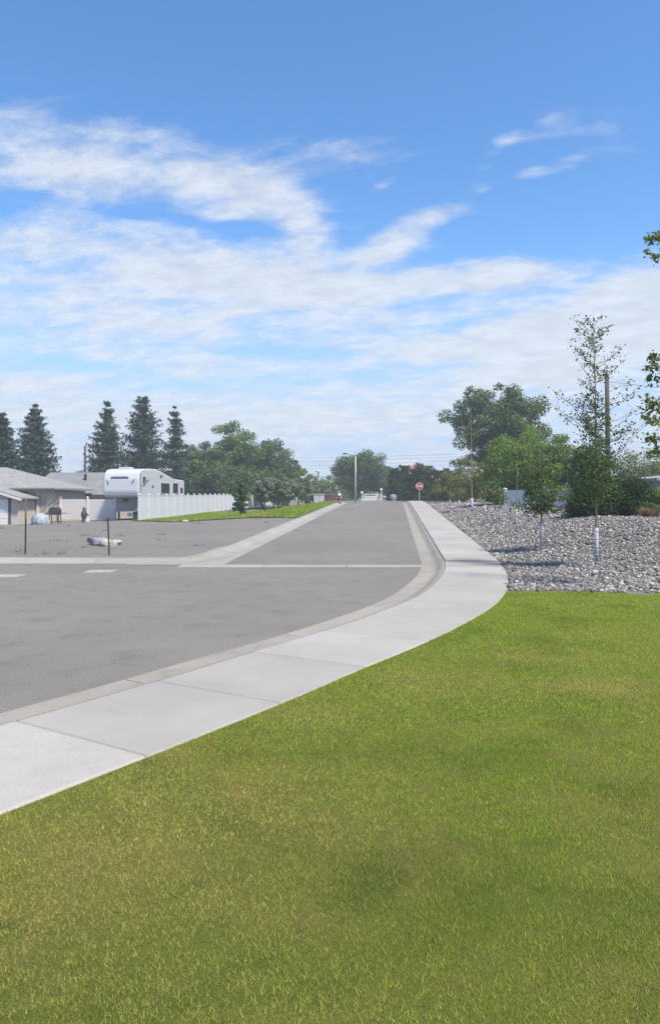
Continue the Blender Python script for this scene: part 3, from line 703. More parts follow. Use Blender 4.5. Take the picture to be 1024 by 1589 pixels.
G5 = 'clipped evergreens across the far street'
for i, (px, top, hw) in enumerate([(613, 726, 9), (627, 721, 10), (643, 727, 9), (652, 720, 10), (666, 724, 10), (680, 730, 11), (694, 727, 10), (706, 733, 11)]):
    conifer('columnar_evergreen', 'dark columnar evergreen in the hedge row across the far street', px, 97+(i % 3), top, hw+5, 60+i, 'lf_juniper', G5, 1.28, 18, 0, .30, .0, power=.35, per=24)

leafy('cottonwood_tree', 'large dark spreading tree behind the green bushes and thin trees', 778, 76, 592, 84, .26, 'lf_dark', 71, 190, 150, .16, None, base=1.1, lobes=.30, cs=.17, limbs=26)
# dead limbs low on that tree's left side
G6 = 'bushes along the back of the stone bank'
leafy('bush', 'olive bush at the crest end of the stone bank', 700, 72, 728, 36, .16, 'lf_olive', 72, 60, 130, .0, G6, cat='bush', base=1.1)
leafy('bush', 'olive bush behind the tall thin tree', 733, 64, 712, 40, .15, 'lf_olive', 73, 70, 140, .0, G6, cat='bush', base=1.0)
leafy('bush', 'yellowish bush left of the white panel fence', 768, 52, 722, 34, .13, 'lf_olive', 74, 70, 150, .0, G6, cat='bush', base=.9)
leafy('bush', 'tall fresh green bush in front of the large dark tree', 808, 50, 664, 66, .14, 'lf_green', 75, 150, 190, .04, G6, cat='bush', base=.75, lobes=.2)
leafy('bush', 'green bush leaning over the white fence beside the utility pole', 856, 46, 676, 42, .13, 'lf_green', 76, 90, 160, .2, G6, cat='bush', base=.75)
leafy('bush', 'dark bushy thicket behind the leafy tall sapling', 915, 38, 684, 46, .11, 'lf_dark', 77, 90, 160, .05, G6, cat='bush', base=.8)
leafy('juniper_hedge', 'dense dark evergreen hedge on top of the stone bank', 945, 28, 738, 66, .075, 'lf_juniper', 78, 120, 260, .0, None, cat='hedge', base=.85, lobes=.06, flat=True, depth=.7, cs=.26)
leafy('bush', 'yellow green trees behind the pale roof beyond the hedge', 1000, 62, 699, 60, .16, 'lf_light', 79, 70, 140, .1, None, cat='tree', base=.5)
leafy('bush', 'bright green bush between the hedge and blue grey wall', 1012, 33, 752, 26, .08, 'lf_green', 80, 50, 120, .0, None, cat='bush', base=.85)

# ---- staked saplings on the stone bank
def sapling(label, px, d, top, clumps, seed, leaf=.075, mat='lf_sap', guard=.85, r0=.030, pale='bark_pale', boughs=(), group='thin trees with white trunk guards', lean=0.):
    r = np.random.default_rng(seed); x = X(px, d); z0 = float(land(x, d)); H = Z(top, d)-z0
    t = thing('sapling', label, 'tree', (x, d, z0), 0, group)
    mb = MB(); n = 9; wob = np.cumsum(r.normal(0, .010, (n, 2)), 0)*H*.35
    spine = [Vector((wob[i][0]*(i/n)+lean*(i/(n-1))*H, wob[i][1]*(i/n), -.1+(H+.1)*i/(n-1))) for i in range(n)]
    mb.tube(spine, [r0*(1-.88*i/(n-1)) for i in range(n)], 7)
    def on(z):
        f = min(max(z/H, 0), .999)*(n-1); i = int(f); return spine[i].lerp(spine[i+1], f-i)
    P, N = [], []
    for (zf, ln, cnt, rise, bare) in boughs:      # attachment height fraction, length, leaves, rise, share of the bough left bare
        s = on(zf*H); a = r.uniform(0, 6.28); 
        if isinstance(ln, tuple): a, ln = ln
        e = s+Vector((math.cos(a)*ln, math.sin(a)*ln, rise*ln)); m = s.lerp(e, .55)+Vector((0, 0, -.07*ln))+Vector(r.normal(0, .04, 3))*ln
        mb.tube([s, m, e], [max(.004, r0*.32*(1-zf*.6)), .006, .002], 5)
        for k in range(2):                        # side twigs
            q = m.lerp(e, r.random()); w_ = q+Vector((r.normal(0, .25), r.normal(0, .25), r.uniform(.05, .4)))*ln*.6; mb.tube([q, w_], [.004, .0015], 4)
            tt = r.random(max(2, cnt//5)); P += [tuple(q.lerp(w_, v)+Vector(r.normal(0, .02, 3))) for v in tt]
        for v in bare+(1-bare)*r.random(cnt): 
            p = s.lerp(m, v/.55) if v < .55 else m.lerp(e, (v-.55)/.45)
            P.append(tuple(p+Vector(r.normal(0, .055, 3))))
    for (zc, rc, rzc, cnt, dx) in clumps:
        g = r.normal(size=(cnt, 3)); g /= np.linalg.norm(g, axis=1)[:, None]; g *= (r.random((cnt, 1))**.45)
        g *= 1+.3*np.sin(g[:, [0]]*5/rc*.3+g[:, [2]]*4)
        c = on(zc*H); P += [tuple(q) for q in g*np.array([rc, rc, rzc])+np.array([c.x+dx, c.y, zc*H])]
        for k in range(7):
            e = c+Vector(r.normal(0, .5, 3))*rc+Vector((dx, 0, .2*rzc)); mb.tube([c+Vector((0, 0, -.3*rzc)), e], [r0*.3, .003], 4)
    mb.build('trunk', M[pale], t, True)
    if P:
        P = np.array(P); V, Fc = leaves_at(P, np.tile([0, 0, .5], (len(P), 1)), leaf, r, .6); ob('crown', mesh_np('crown', V, Fc), M[mat], t)
    if guard:
        gm = MB(); gr = r0*1.5; gm.lathe([(gr, -.03), (gr, guard), (gr*.86, guard), (gr*.86, .02)], 12)
        for k in range(5): zq = guard*(k+.5)/5; gm.lathe([(gr+.001, zq-.012), (gr+.005, zq), (gr+.001, zq+.012)], 12)
        gm.build('trunk_guard', M['guard'], t, True)
    return t
rr = random.Random(3)
B1 = []
for i in range(64):
    f = rr.uniform(.36, .97); B1.append((f, rr.uniform(.35, 1.0)*(1.16-f)*1.9, int(rr.uniform(16, 30)*(1.25-f*.6)), rr.uniform(.35, .95), .12))
B1 += [(.72, (.15, .75), 10, .75, .5), (.60, (3.0, .9), 9, .55, .6), (.66, (.0, .85), 9, .5, .6), (.8, (3.3, .45), 10, .6, .3), (.55, (.1, 1.0), 6, .45, .75)]
sapling('tall leafy sapling with pale guard in front of the dark hedge', 925, 17, 481, [(.30, .55, .45, 1300, 0), (.42, .52, .5, 1000, -.05), (.36, .66, .35, 700, .05), (.54, .42, .5, 560, 0), (.64, .3, .4, 260, -.03)], 91, .062, r0=.030, guard=.88, boughs=B1, lean=-.004)
sapling('short sapling with round dark leafy head before white fence', 840, 21, 690, [(.54, .74, .48, 1500, .06), (.40, .5, .24, 560, 0), (.74, .5, .5, 500, 0)], 92, .085, guard=.86, r0=.032)
sapling('bare topped sapling before the gap in the green bushes', 801, 27, 690, [(.30, .35, .22, 90, 0)], 93, .085, guard=.86, r0=.026, pale='dead_bark', boughs=[(.72, (3.1, .55), 2, .1, .5), (.74, (.0, .5), 2, .2, .5), (.55, .4, 6, .6, .4), (.85, .4, 6, .7, .3)])
sapling('small pale leaved sapling left of the white fence', 775, 32.5, 752, [(.62, .45, .40, 260, 0), (.8, .3, .3, 120, 0)], 94, .11, mat='lf_light', guard=.7, r0=.03)
sapling('slight sapling between small pale one and the tallest thin one', 752, 38, 745, [(.7, .4, .5, 120, 0)], 95, .11, mat='lf_olive', guard=.6, r0=.028)
sapling('very tall thin bare stemmed sapling against the big tree', 732, 43, 632, [(.35, .3, .5, 30, 0)], 96, .10, guard=.86, r0=.05, pale='bark_pale', mat='lf_olive', boughs=[(.9, .5, 10, .9, .3), (.8, .6, 8, .7, .4), (.7, .7, 8, .7, .4), (.62, (3.3, .9), 6, .3, .5), (.57, (3.0, 1.0), 6, .5, .5)])
sapling('slight sapling at the crest end of the row', 712, 50, 748, [(.7, .4, .5, 110, 0)], 97, .12, mat='lf_olive', guard=.6, r0=.03)
sapling('farthest tiny sapling beside the crest of the sidewalk', 698, 57, 760, [(.7, .35, .35, 90, 0)], 98, .13, mat='lf_olive', guard=.5, r0=.03)
# broad-leaved tree whose boughs reach in at the frame edge
E1 = []
for zf, a, ln, cnt, rise in ((.955, 3.14, .50, 46, -.45), (.93, 3.0, .42, 40, .1), (.88, 2.2, .5, 40, .4), (.85, 4.0, .45, 40, .5), (.965, .5, .5, 40, .6),
                             (.60, 3.2, .52, 60, -.15), (.62, 3.0, .42, 60, .05), (.58, 2.7, .50, 46, -.2), (.5, 3.14, .55, 60, .12), (.48, 2.9, .5, 60, .2), (.45, 3.4, .62, 60, .1), (.41, 3.1, .55, 60, .05),
                             (.38, 2.8, .5, 50, -.05), (.44, 1.6, .6, 60, .3), (.5, .2, .6, 60, .4), (.58, .9, .6, 60, .4), (.66, 5.0, .5, 50, .5), (.72, 1.2, .5, 50, .4), (.78, 0, .5, 50, .5), (.7, 4.4, .4, 30, .3)):
    E1.append((zf, (a, ln), cnt, rise, .25))
sapling('broad leaved young tree reaching in at the end of the stone bank', 1050, 13.2, 325, [], 99, .085, mat='lf_edge', guard=.86, r0=.034, boughs=E1)

# ornamental dry grasses at the hedge foot
def grass_clump(label, px, d, h, n, seed, mat, rad=.35, name='grass_clump', base=None, group=None):
    r = np.random.default_rng(seed); x = X(px, d); z0 = float(land(x, d)) if base is None else base
    a = r.uniform(0, 6.28, n); q = rad*.35*np.sqrt(r.random(n)); b = np.stack([np.cos(a)*q, np.sin(a)*q, 0*a-.03], 1)
    hh = h*r.uniform(.5, 1.1, n); ln = rad*r.uniform(.2, 1.2, n); m = b+np.stack([np.cos(a)*ln*.4, np.sin(a)*ln*.4, hh*.7], 1); e = b+np.stack([np.cos(a)*ln, np.sin(a)*ln, hh], 1)
    wv = np.stack([-np.sin(a), np.cos(a), 0*a], 1)*(.006+.002*d/10)
    V = np.stack([b-wv, b+wv, m+wv*.8, m-wv*.8, e], 1).reshape(-1, 3); i = np.arange(n)[:, None]*5
    Fc = np.concatenate([i+np.array([[0, 1, 2]]), i+np.array([[0, 2, 3]]), i+np.array([[3, 2, 4]])])
    o = ob(name, mesh_np(name, V, Fc), M[mat]); o.location = (x, d, z0); tag(o, label, 'grass', group); return o
for i, (px, d, h) in enumerate([(1004, 25.8, .45), (1013, 25.5, .40)]):
    grass_clump(['taller reddish dry grass clump touching the dark hedge', 'shorter reddish dry grass clump beside the hedge foot'][i], px, d, h, 170, 200+i, 'dry_grass', .4, group='dry grasses beside the hedge')

# ------------------------------------------------------------------ fences
def fence(name, label, P, h, step, mat, group=None, zf=None, board=.15, cap=True, zoff=-.03, horiz=False):
    """posts with caps and tongue-and-groove panels along a polyline"""
    P = [Vector((*p, 0)) for p in P]; t = thing(name, label, 'fence', (P[0].x, P[0].y, 0), 0, group); org = P[0]
    zf = zf or (lambda x, y: float(land(x, y)))
    pm = MB().box(-.065, .065, -.065, .065, 0, 1).mesh('post', bevel=.008)
    cm = MB().add([(-.085,-.085,0),(.085,-.085,0),(.085,.085,0),(-.085,.085,0),(-.085,-.085,.035),(.085,-.085,.035),(.085,.085,.035),(-.085,.085,.035),(0,0,.11)],
                  [(3,2,1,0),(0,1,5,4),(1,2,6,5),(2,3,7,6),(3,0,4,7),(4,5,8),(5,6,8),(6,7,8),(7,4,8)]).mesh('cap')
    pmesh = {}
    for a, b in zip(P[:-1], P[1:]):
        L = (b-a).length; n = max(1, round(L/step)); ang = math.atan2(b.y-a.y, b.x-a.x)
        w_ = L/n-.13; key = round(w_, 3)
        if key not in pmesh:
            mb = MB(); 
            if horiz:
                m = 9
                for k in range(m): mb.box(0, w_, -.018, .018, .04+(h-.14)*k/m, .04+(h-.14)*(k+1)/m-.012)
                mb.box(0, w_, -.008, .008, .04, h-.1)
            else:
                m = max(1, round(w_/board))
                for k in range(m): mb.box(w_*k/m+.004, w_*(k+1)/m-.004, -.02, .02, .10, h-.09)
                mb.box(0, w_, -.012, .012, .08, h-.07); mb.box(0, w_, -.03, .03, h-.10, h-.02); mb.box(0, w_, -.03, .03, .02, .13)
            pmesh[key] = mb.mesh('panel')
        for k in range(n+1):
            p = a.lerp(b, k/n); z = zf(p.x, p.y)+zoff
            if k == 0 and a is not P[0]: pass
            else:
                o = ob('post', pm, M[mat], t); o.location = p-org+Vector((0, 0, z-.15)); o.scale.z = h+.17; o.rotation_euler.z = ang
                if cap:
                    c_ = ob('cap', cm, M[mat], o); c_.location = (0, 0, 1); c_.scale.z = 1/(h+.17)
            if k < n:
                q = a.lerp(b, (k+.5)/n); dirv = (b-a).normalized(); s = q-dirv*w_/2; z2 = zf(q.x, q.y)+zoff
                o = ob('panel', pmesh[key], M[mat], t); o.location = s-org+Vector((0, 0, z2)); o.rotation_euler.z = ang
    return t
FA = (-13.25, 51.5); FB = (-11.55, 90); FC = (-9.7, 128)
fence('vinyl_fence', 'white vinyl privacy fence running from the trailer along the grass', [FA, FB, FC], 1.80, 2.4, 'white_vinyl', zf=lambda x, y: float(np.interp(y, [50, 90, 130], [.12, .33, .6])))
fence('vinyl_fence', 'white vinyl fence partly hidden behind the green bushes', [(13.4, 40.2), (10.2, 43.2)], 1.5, 2.2, 'white_vinyl', zf=lambda x, y: .74)
fence('board_fence', 'beige board fence between the tan house and the trailer', [(-21.2, 58.4), (-16.55, 57.2)], 1.72, 2.35, 'beige_vinyl', zf=lambda x, y: .02, horiz=True)

# ------------------------------------------------------------------ houses
def roof_hip(x0, x1, y0, y1, ze, zr_, rx0, rx1, ov=.55, th=.14):
    x0 -= ov; x1 += ov; y0 -= ov; y1 += ov; ym = (y0+y1)/2; mb = MB()
    vs = [(x0,y0,ze),(x1,y0,ze),(x1,y1,ze),(x0,y1,ze),(rx0,ym,zr_),(rx1,ym,zr_)]
    vs += [(x,y,z-th) for x,y,z in vs[:4]]
    return mb.add(vs, [(0,1,5,4),(1,2,5),(2,3,4,5),(3,0,4),(0,6,7,1),(1,7,8,2),(2,8,9,3),(3,9,6,0),(6,9,8,7)])
hz = -.32
hs_ = thing('house', 'tan house with pale hipped roof and white garage door', 'house', (-26, 60, hz))
def hp(mb, name, mat, parent=None, **k):      # built in world coordinates, moved under the house's base
    par = parent or hs_; o = mb.build(name, M[mat], par, **k); o.data.transform(Matrix.Translation((26, -60, -hz))); return o
wl = hp(MB().box(-36, -21.6, 57.4, 65.5, hz-.2, 2.32), 'wall', 'siding')
hp(roof_hip(-36, -21.6, 57.4, 65.5, 2.50, 4.25, -31, -26.8), 'roof', 'roof_pale')
hp(MB().box(-36.5, -21.1, 56.83, 56.87, 2.24, 2.42), 'fascia', 'dark_trim')
for x in (-24.6, -22.6): hp(MB().box(x-.06, x+.06, 57.30, 57.38, hz, 2.25), 'corner_post', 'trim')
hp(MB().box(-23.55, -23.42, 57.28, 57.38, .6, 2.2), 'downspout', 'dark_trim')
for k in range(9): hp(MB().box(-24.9+k*.37, -24.62+k*.37, 57.355, 57.385, hz, 2.25), 'batten', 'siding')
# garage wing, gable to the street
gx1 = -22.75; gxm = -25.6; gx0 = -28.45; gy = 54.2
hp(MB().prism([(gx0,hz-.2),(gx1,hz-.2),(gx1,1.55),(gxm,2.42),(gx0,1.55)], 'y', gy, 57.3), 'garage_wall', 'siding')
sl = (2.72-1.62)/(gxm-gx1)
for s in (1, -1):
    xe = gxm+s*3.25; ze = 2.62-.305*3.25
    hp(MB().prism([(gxm,2.62),(xe,ze),(xe,ze+.11),(gxm,2.73)], 'y', gy-.45, 57.9), 'garage_roof', 'roof_pale')
    hp(MB().prism([(gxm,2.50),(xe,ze-.12),(xe,ze+.04),(gxm,2.66)], 'y', gy-.50, gy-.455), 'barge_board', 'trim')
gd = hp(MB().box(-27.6, -23.48, gy-.03, gy+.02, hz+.02, 1.60), 'garage_door', 'garage')
for k in range(4):
    for j in range(4): hp(MB().box(-27.5+j*1.02, -26.56+j*1.02, gy-.045, gy-.03, hz+.08+k*.47, hz+.44+k*.47), 'door_panel', 'garage', gd)
hp(MB().box(-23.48, -23.30, gy-.05, gy+.02, hz, 1.68), 'door_jamb', 'dark_trim')

h2 = thing('house', 'house with dark grey roof behind the beige fence', 'house', (-21, 70, -.1))
def hp2(mb, name, mat, **k):
    o = mb.build(name, M[mat], h2, **k); o.data.transform(Matrix.Translation((21, -70, .1))); return o
hp2(MB().box(-25.5, -19.2, 66.6, 73.5, -.3, 1.75), 'wall', 'siding')
hp2(MB().add([(-27.2,66,2.0),(-18.6,66,2.0),(-18.6,74.2,2.0),(-27.2,74.2,2.0),(-26.4,70,4.1),(-18.7,70,4.1),(-27.2,66,1.86),(-18.6,66,1.86),(-18.6,74.2,1.86),(-27.2,74.2,1.86)],
     [(0,1,5,4),(1,2,5),(2,3,4,5),(3,0,4),(0,6,7,1),(1,7,8,2),(2,8,9,3),(3,9,6,0),(6,9,8,7)]), 'roof', 'roof_grey')
hp2(MB().box(-27.1, -18.7, 65.9, 65.98, 1.66, 2.0), 'fascia', 'dark_trim')
hp2(MB().lathe([(.11,3.0),(.11,3.75),(.16,3.78),(.16,3.88),(.02,3.95)], 10, -22.6, 68.6), 'roof_vent', 'metal_dark', smooth=True)

h3 = thing('house', 'pale grey roof of a house beyond the dark hedge', 'house', (24, 46, .5))
def hp3(mb, name, mat, **k):
    o = mb.build(name, M[mat], h3, **k); o.data.transform(Matrix.Translation((-24, -46, -.5))); return o
hp3(MB().box(18.8, 32, 42, 50, .2, 2.75), 'wall', 'tarp'); hp3(roof_hip(18.8, 32, 42, 50, 2.86, 3.28, 22, 29, .5), 'roof', 'roof_pale')
hp3(MB().box(18.6, 32.3, 41.42, 41.47, 2.62, 2.83), 'fascia', 'trim'); hp3(MB().box(20.2, 21.6, 41.97, 42.02, 1.4, 2.4), 'window', 'glass')

h4 = thing('house', 'red roofed house peeking over the clipped evergreens', 'house', (15.5, 138, 1.3))
def hp4(mb, name, mat, **k):
    o = mb.build(name, M[mat], h4, **k); o.data.transform(Matrix.Translation((-15.5, -138, -1.3))); return o
hp4(MB().box(12.5, 22, 134, 142, 1, 4.9), 'wall', 'siding'); hp4(roof_hip(12.5, 22, 134, 142, 5.0, 8.2, 16.0, 16.4, .3), 'roof', 'roof_red')

# ------------------------------------------------------------------ fifth-wheel trailer
rvp = Vector((-13.95, 54, .0)); rvt = Vector((.065, .998, 0)).normalized()
rv = thing('travel_trailer', 'white travel trailer with high rounded front behind the white fence', 'trailer', (rvp.x, rvp.y, 0), math.atan2(rvt.y, rvt.x)-math.pi/2)
# local frame: x to the right (0 = right side, -2.6 = left side), y along the length from the nose, z up
prof = [(.55,1.72),(.10,1.85),(.0,2.2),(.05,3.1),(.22,3.55),(.55,3.78),(1.4,3.90),(4.6,3.98),(5.2,3.92),(9.7,3.32),(12.7,3.28),(12.9,3.1),(12.9,.75),(2.7,.75),(2.5,.95),(2.4,1.72)]
mb = MB(); mb.prism([(y, z) for y, z in prof], 'x', -2.6, 0.)
body = mb.build('body', M['rv'], rv, bevel=.07)
def rvu(px): k = (px-512)/F; return (rvp.x-k*rvp.y)/(k*rvt.y-rvt.x)
def rvz(py, u): return EYE+(771-py)/F*(rvp.y+rvt.y*u)
def rvside(x0, x1, y0, y1, name, mat, th=.03, frame=True):
    u0, u1 = rvu(x0), rvu(x1); um = (u0+u1)/2; z0, z1 = rvz(y1, um), rvz(y0, um)
    w_ = MB().box(-.01, th, u0, u1, z0, z1).build(name, M[mat], rv, bevel=.01)
    if frame:
        f_ = MB(); g = .05
        f_.box(0, th+.012, u0-g, u0, z0-g, z1+g).box(0, th+.012, u1, u1+g, z0-g, z1+g).box(0, th+.012, u0, u1, z1, z1+g).box(0, th+.012, u0, u1, z0-g, z0)
        f_.build('frame', M['rv'], w_)
    return w_
rvside(221, 226, 740, 752, 'window', 'glass'); rvside(249.5, 263, 750, 766, 'window', 'glass'); rvside(268, 276, 750, 766, 'window', 'glass'); rvside(279.5, 283.5, 757, 766, 'window', 'glass')
rvside(218.4, 219.3, 735, 764, 'corner_trim', 'rv_mark', .02, False); rvside(236, 238.5, 753, 757, 'vent', 'rv_mark', .03, False); rvside(248.5, 252, 737, 741, 'vent', 'rv_mark', .04, False)
sl_ = MB().box(.0, .28, 8.6, 12.6, .95, 3.02).build('slide_out', M['rv'], rv, bevel=.03); sl_.location.x = -.27
# front decals: script line, two swooshes
mk = MB(); r_ = random.Random(4); x = -2.05
while x < -.75:
    wq = r_.uniform(.05, .11); hq = r_.uniform(.10, .17); mk.box(x, x+wq, -.012, .06, 3.22-hq/2+r_.uniform(-.02,.02), 3.22+hq/2); x += wq+r_.uniform(.015, .03)
dm = mk.build('lettering', M['rv_mark'], rv); dm.location.y = .045
for pts_ in ([(-2.33,3.02),(-2.28,2.8),(-2.18,2.62)], [(-.30,3.12),(-.40,2.92),(-.56,2.70)]):
    MB().tube([(a, .035, b) for a, b in pts_], [.02, .05, .015], 6).build('decal', M['rv_mark'], rv)
MB().tube([(.005, .75, 2.62), (.012, 1.5, 2.95), (.005, 2.6, 3.12)], [.03, .08, .02], 6).build('decal', M['rv_mark'], rv)
MB().box(-1.9, -1.0, 1.2, 1.9, 3.86, 4.02).build('roof_vent', M['rv'], rv, bevel=.03)
MB().box(-1.7, -1.2, 5.8, 6.6, 3.80, 4.05).build('air_conditioner', M['rv'], rv, bevel=.04)
sk = MB().box(-2.0, -.06, .9, 2.38, .72, 1.74).build('front_skirt', M['rv_grey'], rv, bevel=.02)
MB().box(-1.45, -1.05, .86, .9, 1.45, 1.72).build('pin_box', M['metal_dark'], rv)
for x in (-1.85, -.35): MB().box(x-.06, x+.06, 1.1, 1.22, .02, .74).build('landing_leg', M['metal_dark'], rv)
MB().box(-.75, -.08, 1.0, 1.7, .05, .68).build('storage_box', M['metal_dark'], rv, bevel=.02)
MB().box(-1.15, -.85, .95, 1.15, .35, .62).build('propane_cover', M['rv'], rv, bevel=.03)
for u in (8.2, 9.1):
    for x in (-2.45, -.35):
        wq = MB().tube([(x, u, .38), (x+.24, u, .38)], .36, 18).build('wheel', M['rubber'], rv); MB().tube([(x-.01, u, .38), (x+.25, u, .38)], .2, 14).build('rim', M['metal'], wq)

# ------------------------------------------------------------------ yard clutter, posts, boulders
def lotz(x, y): return float(land(x, y))+.06*float(sstep((y-20)/2))+.02
bq = thing('barbecue_cart', 'dark barbecue grill on a cart beside the house wall', 'grill', (X(86, 53), 53, lotz(X(86, 53), 53)))
MB().prism([(-.38,.78),(.38,.78),(.38,1.0),(.26,1.18),(-.26,1.18),(-.38,1.0)], 'y', -.27, .27).build('hood', M['metal_dark'], bq, bevel=.02)
MB().box(-.36, .36, -.25, .25, .62, .78).build('firebox', M['metal_dark'], bq); MB().box(.4, .78, -.22, .22, .72, .76).build('side_shelf', M['metal_dark'], bq); MB().box(-.74, -.4, -.22, .22, .72, .76).build('side_shelf', M['metal_dark'], bq)
for a in (-.33, .33):
    for b in (-.22, .22): MB().box(a-.025, a+.025, b-.025, b+.025, 0, .64).build('leg', M['metal_dark'], bq)
MB().box(-.36, .36, -.23, .23, .12, .16).build('bottom_shelf', M['metal_dark'], bq)
tp = thing('tarp_bundle', 'crumpled blue grey tarp heap by the house', 'tarp', (X(63, 52.5), 52.5, lotz(X(63, 52.5), 52.5)-.03))
r = np.random.default_rng(8); V, Fc = ico(3); nrm = V.copy()
V = V*(1+.16*np.sin(V[:, [0]]*7+1)*np.cos(V[:, [1]]*6)+.1*np.sin(V[:, [2]]*11+V[:, [0]]*9))*np.array([.62, .45, .62]); V[:, 2] = np.clip(V[:, 2]+.2, 0, None)
ob('cover', mesh_np('cover', V, Fc, True), M['tarp'], tp)
for k, (px, l) in enumerate(((52, 2.2), (58, 2.6))):
    b = MB().box(-.07, .07, -.025, .025, 0, l).build('plank', M['wood'], bevel=.006); b.location = (X(px, 53.5), 53.4+k*.25, lotz(X(px, 53.5), 53.4)); b.rotation_euler = (R(-16), R(32+4*k), 0)
    tag(b, ['shorter weathered plank leaning behind the blue grey tarp', 'longer weathered plank leaning between tarp and grill'][k], 'plank', 'planks leaning by the house')
dg = thing('garden_ornament', 'small dark upright figure standing against the beige fence', 'ornament', (X(131, 54), 54, lotz(X(131, 54), 54)-.02))
MB().lathe([(.20,0),(.22,.08),(.15,.14),(.17,.35),(.22,.55),(.19,.75),(.09,.86),(.12,.95),(.10,1.05),(.02,1.12)], 12).build('body', M['metal_dark'], dg, True)
MB().bar((.1,0,.72), (.34,-.03,.5), .07, .07).build('arm', M['metal_dark'], dg); MB().box(.14, .38, -.14, .1, 0, .26).build('base_block', M['trim'], dg, bevel=.02)
for px, py0, d, hh, lab in ((40, 810, 21.6, 1.08, 'thin dark steel post by the kerb with pale sleeve, farther from the boulders'), (170, 812, 21.4, 1.10, 'thin dark steel post standing just before the boulders')):
    x = X(px, d); p = thing('fence_post', lab, 'post', (x, d, lotz(x, d)-.03), 0, 'thin steel posts by the far kerb')
    mb = MB(); mb.box(-.022, .022, -.004, .004, -.2, hh).box(-.004, .004, -.03, -.004, -.2, hh)
    for k in range(10): mb.box(-.009, .009, -.04, -.028, .15+k*.09, .175+k*.09)
    mb.build('shaft', M['metal_dark'], p); MB().box(-.025, .025, -.034, .008, hh, hh+(.55 if px == 40 else .10)).build('pale_sleeve', M['wood'], p, bevel=.004)
    p.rotation_euler = (0, R(-2.2 if px == 170 else .6), 0)
def boulder(px, d, s, sc, mat, lab, seed, zo=0., rz=0):
    r = np.random.default_rng(seed); V, Fc = ico(3)
    for _ in range(9):
        n = r.normal(size=3); n /= np.linalg.norm(n); V = V-np.outer(np.clip(V@n-r.uniform(.5, .8), 0, None), n)
    V = V*(1+.03*np.sin(V[:, [0]]*9+V[:, [1]]*7))*np.array(sc)*s; x = X(px, d)
    o = ob('boulder', mesh_np('boulder', V, Fc), M[mat]); o.location = (x, d, lotz(x, d)+zo+s*sc[2]*.45); o.rotation_euler = (0, 0, rz); tag(o, lab, 'boulder', 'boulders dumped on the gravel lot'); return o
boulder(150, 25, .36, (1.1,.8,.62), 'rock_grey', 'largest dark blue grey boulder on the gravel lot', 1)
boulder(158.5, 24.7, .27, (1.1,.8,.6), 'rock_grey', 'grey boulder wedged between the largest one and pale one', 2)
boulder(166.5, 24.4, .25, (1,.8,.85), 'rock_white', 'upright pale boulder in the middle of the heap', 3)
boulder(174.5, 24.2, .19, (.9,.8,.95), 'rock_white', 'small pale boulder right behind the thin post', 4)
boulder(181, 25, .21, (1.4,.7,.55), 'rock_white', 'flat pale boulder lying at the right end of the heap', 5, 0, -.4)
boulder(287, 46.8, .2, (1.2,.8,.6), 'rock_white', 'lone white rock at the edge of the grass verge', 6)

# dry weeds scattered over the lot
n = 45; r = np.random.default_rng(77); Vs, Fs = [], []; b0 = 0
for i in range(n):
    y = 21.4+r.random()**1.6*30; x = r.uniform(-.46*y, road_left(y)-1.5)
    if y > vline(x)-1 or r.random() < .25: continue
    z = lotz(x, y)-.01; m = r.integers(8, 26); a = r.uniform(0, 6.28, m); hh = r.uniform(.04, .16, m); o_ = r.normal(0, .10, (m, 2)); 
    b = np.stack([x+o_[:, 0], y+o_[:, 1], np.full(m, z)], 1); dv = np.stack([np.cos(a), np.sin(a), 0*a], 1)*.012
    Vs.append(np.stack([b+dv, b-dv, b+np.stack([r.normal(0, .05, m), r.normal(0, .05, m), hh], 1)], 1).reshape(-1, 3)); 
V = np.vstack(Vs); tag(ob('dry_weeds', mesh_np('dry_weeds', V, np.arange(len(V)).reshape(-1, 3)), M['weed']), 'sparse dry weeds scattered over the gravel lot', 'weeds', None, 'stuff')

# concrete collars let into the asphalt
for px, py, w_, dd, lab in ((156, 886.5, .68, .62, 'pale square concrete patch in the asphalt near the thin post'), (2, 893.5, .95, .62, 'pale concrete patch in the asphalt cut by the frame edge')):
    d = F*EYE/(py-771); x = X(px, d); pt = thing('concrete_patch', lab, 'patch', (x, d, 0.), .05, 'pale patches in the asphalt')
    MB().box(-w_/2, w_/2, -dd/2, dd/2, -.05, .006).build('collar', M['pan'], pt, bevel=.003)
    MB().lathe([(.10, -.02), (.10, .009), (.085, .010)], 16).build('valve_lid', M['metal'], pt)

# ------------------------------------------------------------------ street furniture
d = 64; x = X(551.5, d); z0 = float(land(x, d)); lp_ = thing('street_lamp', 'pale tapering street lamp with one arm at the road crest', 'street lamp', (x, d, z0))
MB().tube([(0,0,-.1),(0,0,2),(0,0,Z(708, d)-z0)], [.085,.07,.048], 12).build('pole', M['metal'], lp_, True)
hT = Z(708, d)-z0
MB().tube([(0,0,hT-.05),(-.15,0,hT+.10),(-.5,0,hT+.18),(-.75,0,hT+.2)], [.04,.035,.03,.028], 8).build('arm', M['metal'], lp_, True)
MB().prism([(-1.12,hT+.17),(-.72,hT+.15),(-.72,hT+.25),(-.95,hT+.30),(-1.12,hT+.24)], 'y', -.10, .10).build('lamp_head', M['metal_dark'], lp_, bevel=.015)
MB().lathe([(.17,-.05),(.17,.04),(.12,.06)], 10).build('base_plate', M['metal'], lp_)
d = 66; x = X(526.5, d); z0 = float(land(x-.2, d))+.12; hy = thing('fire_hydrant', 'red fire hydrant with white cap beside the kerb crest', 'hydrant', (x, d, z0))
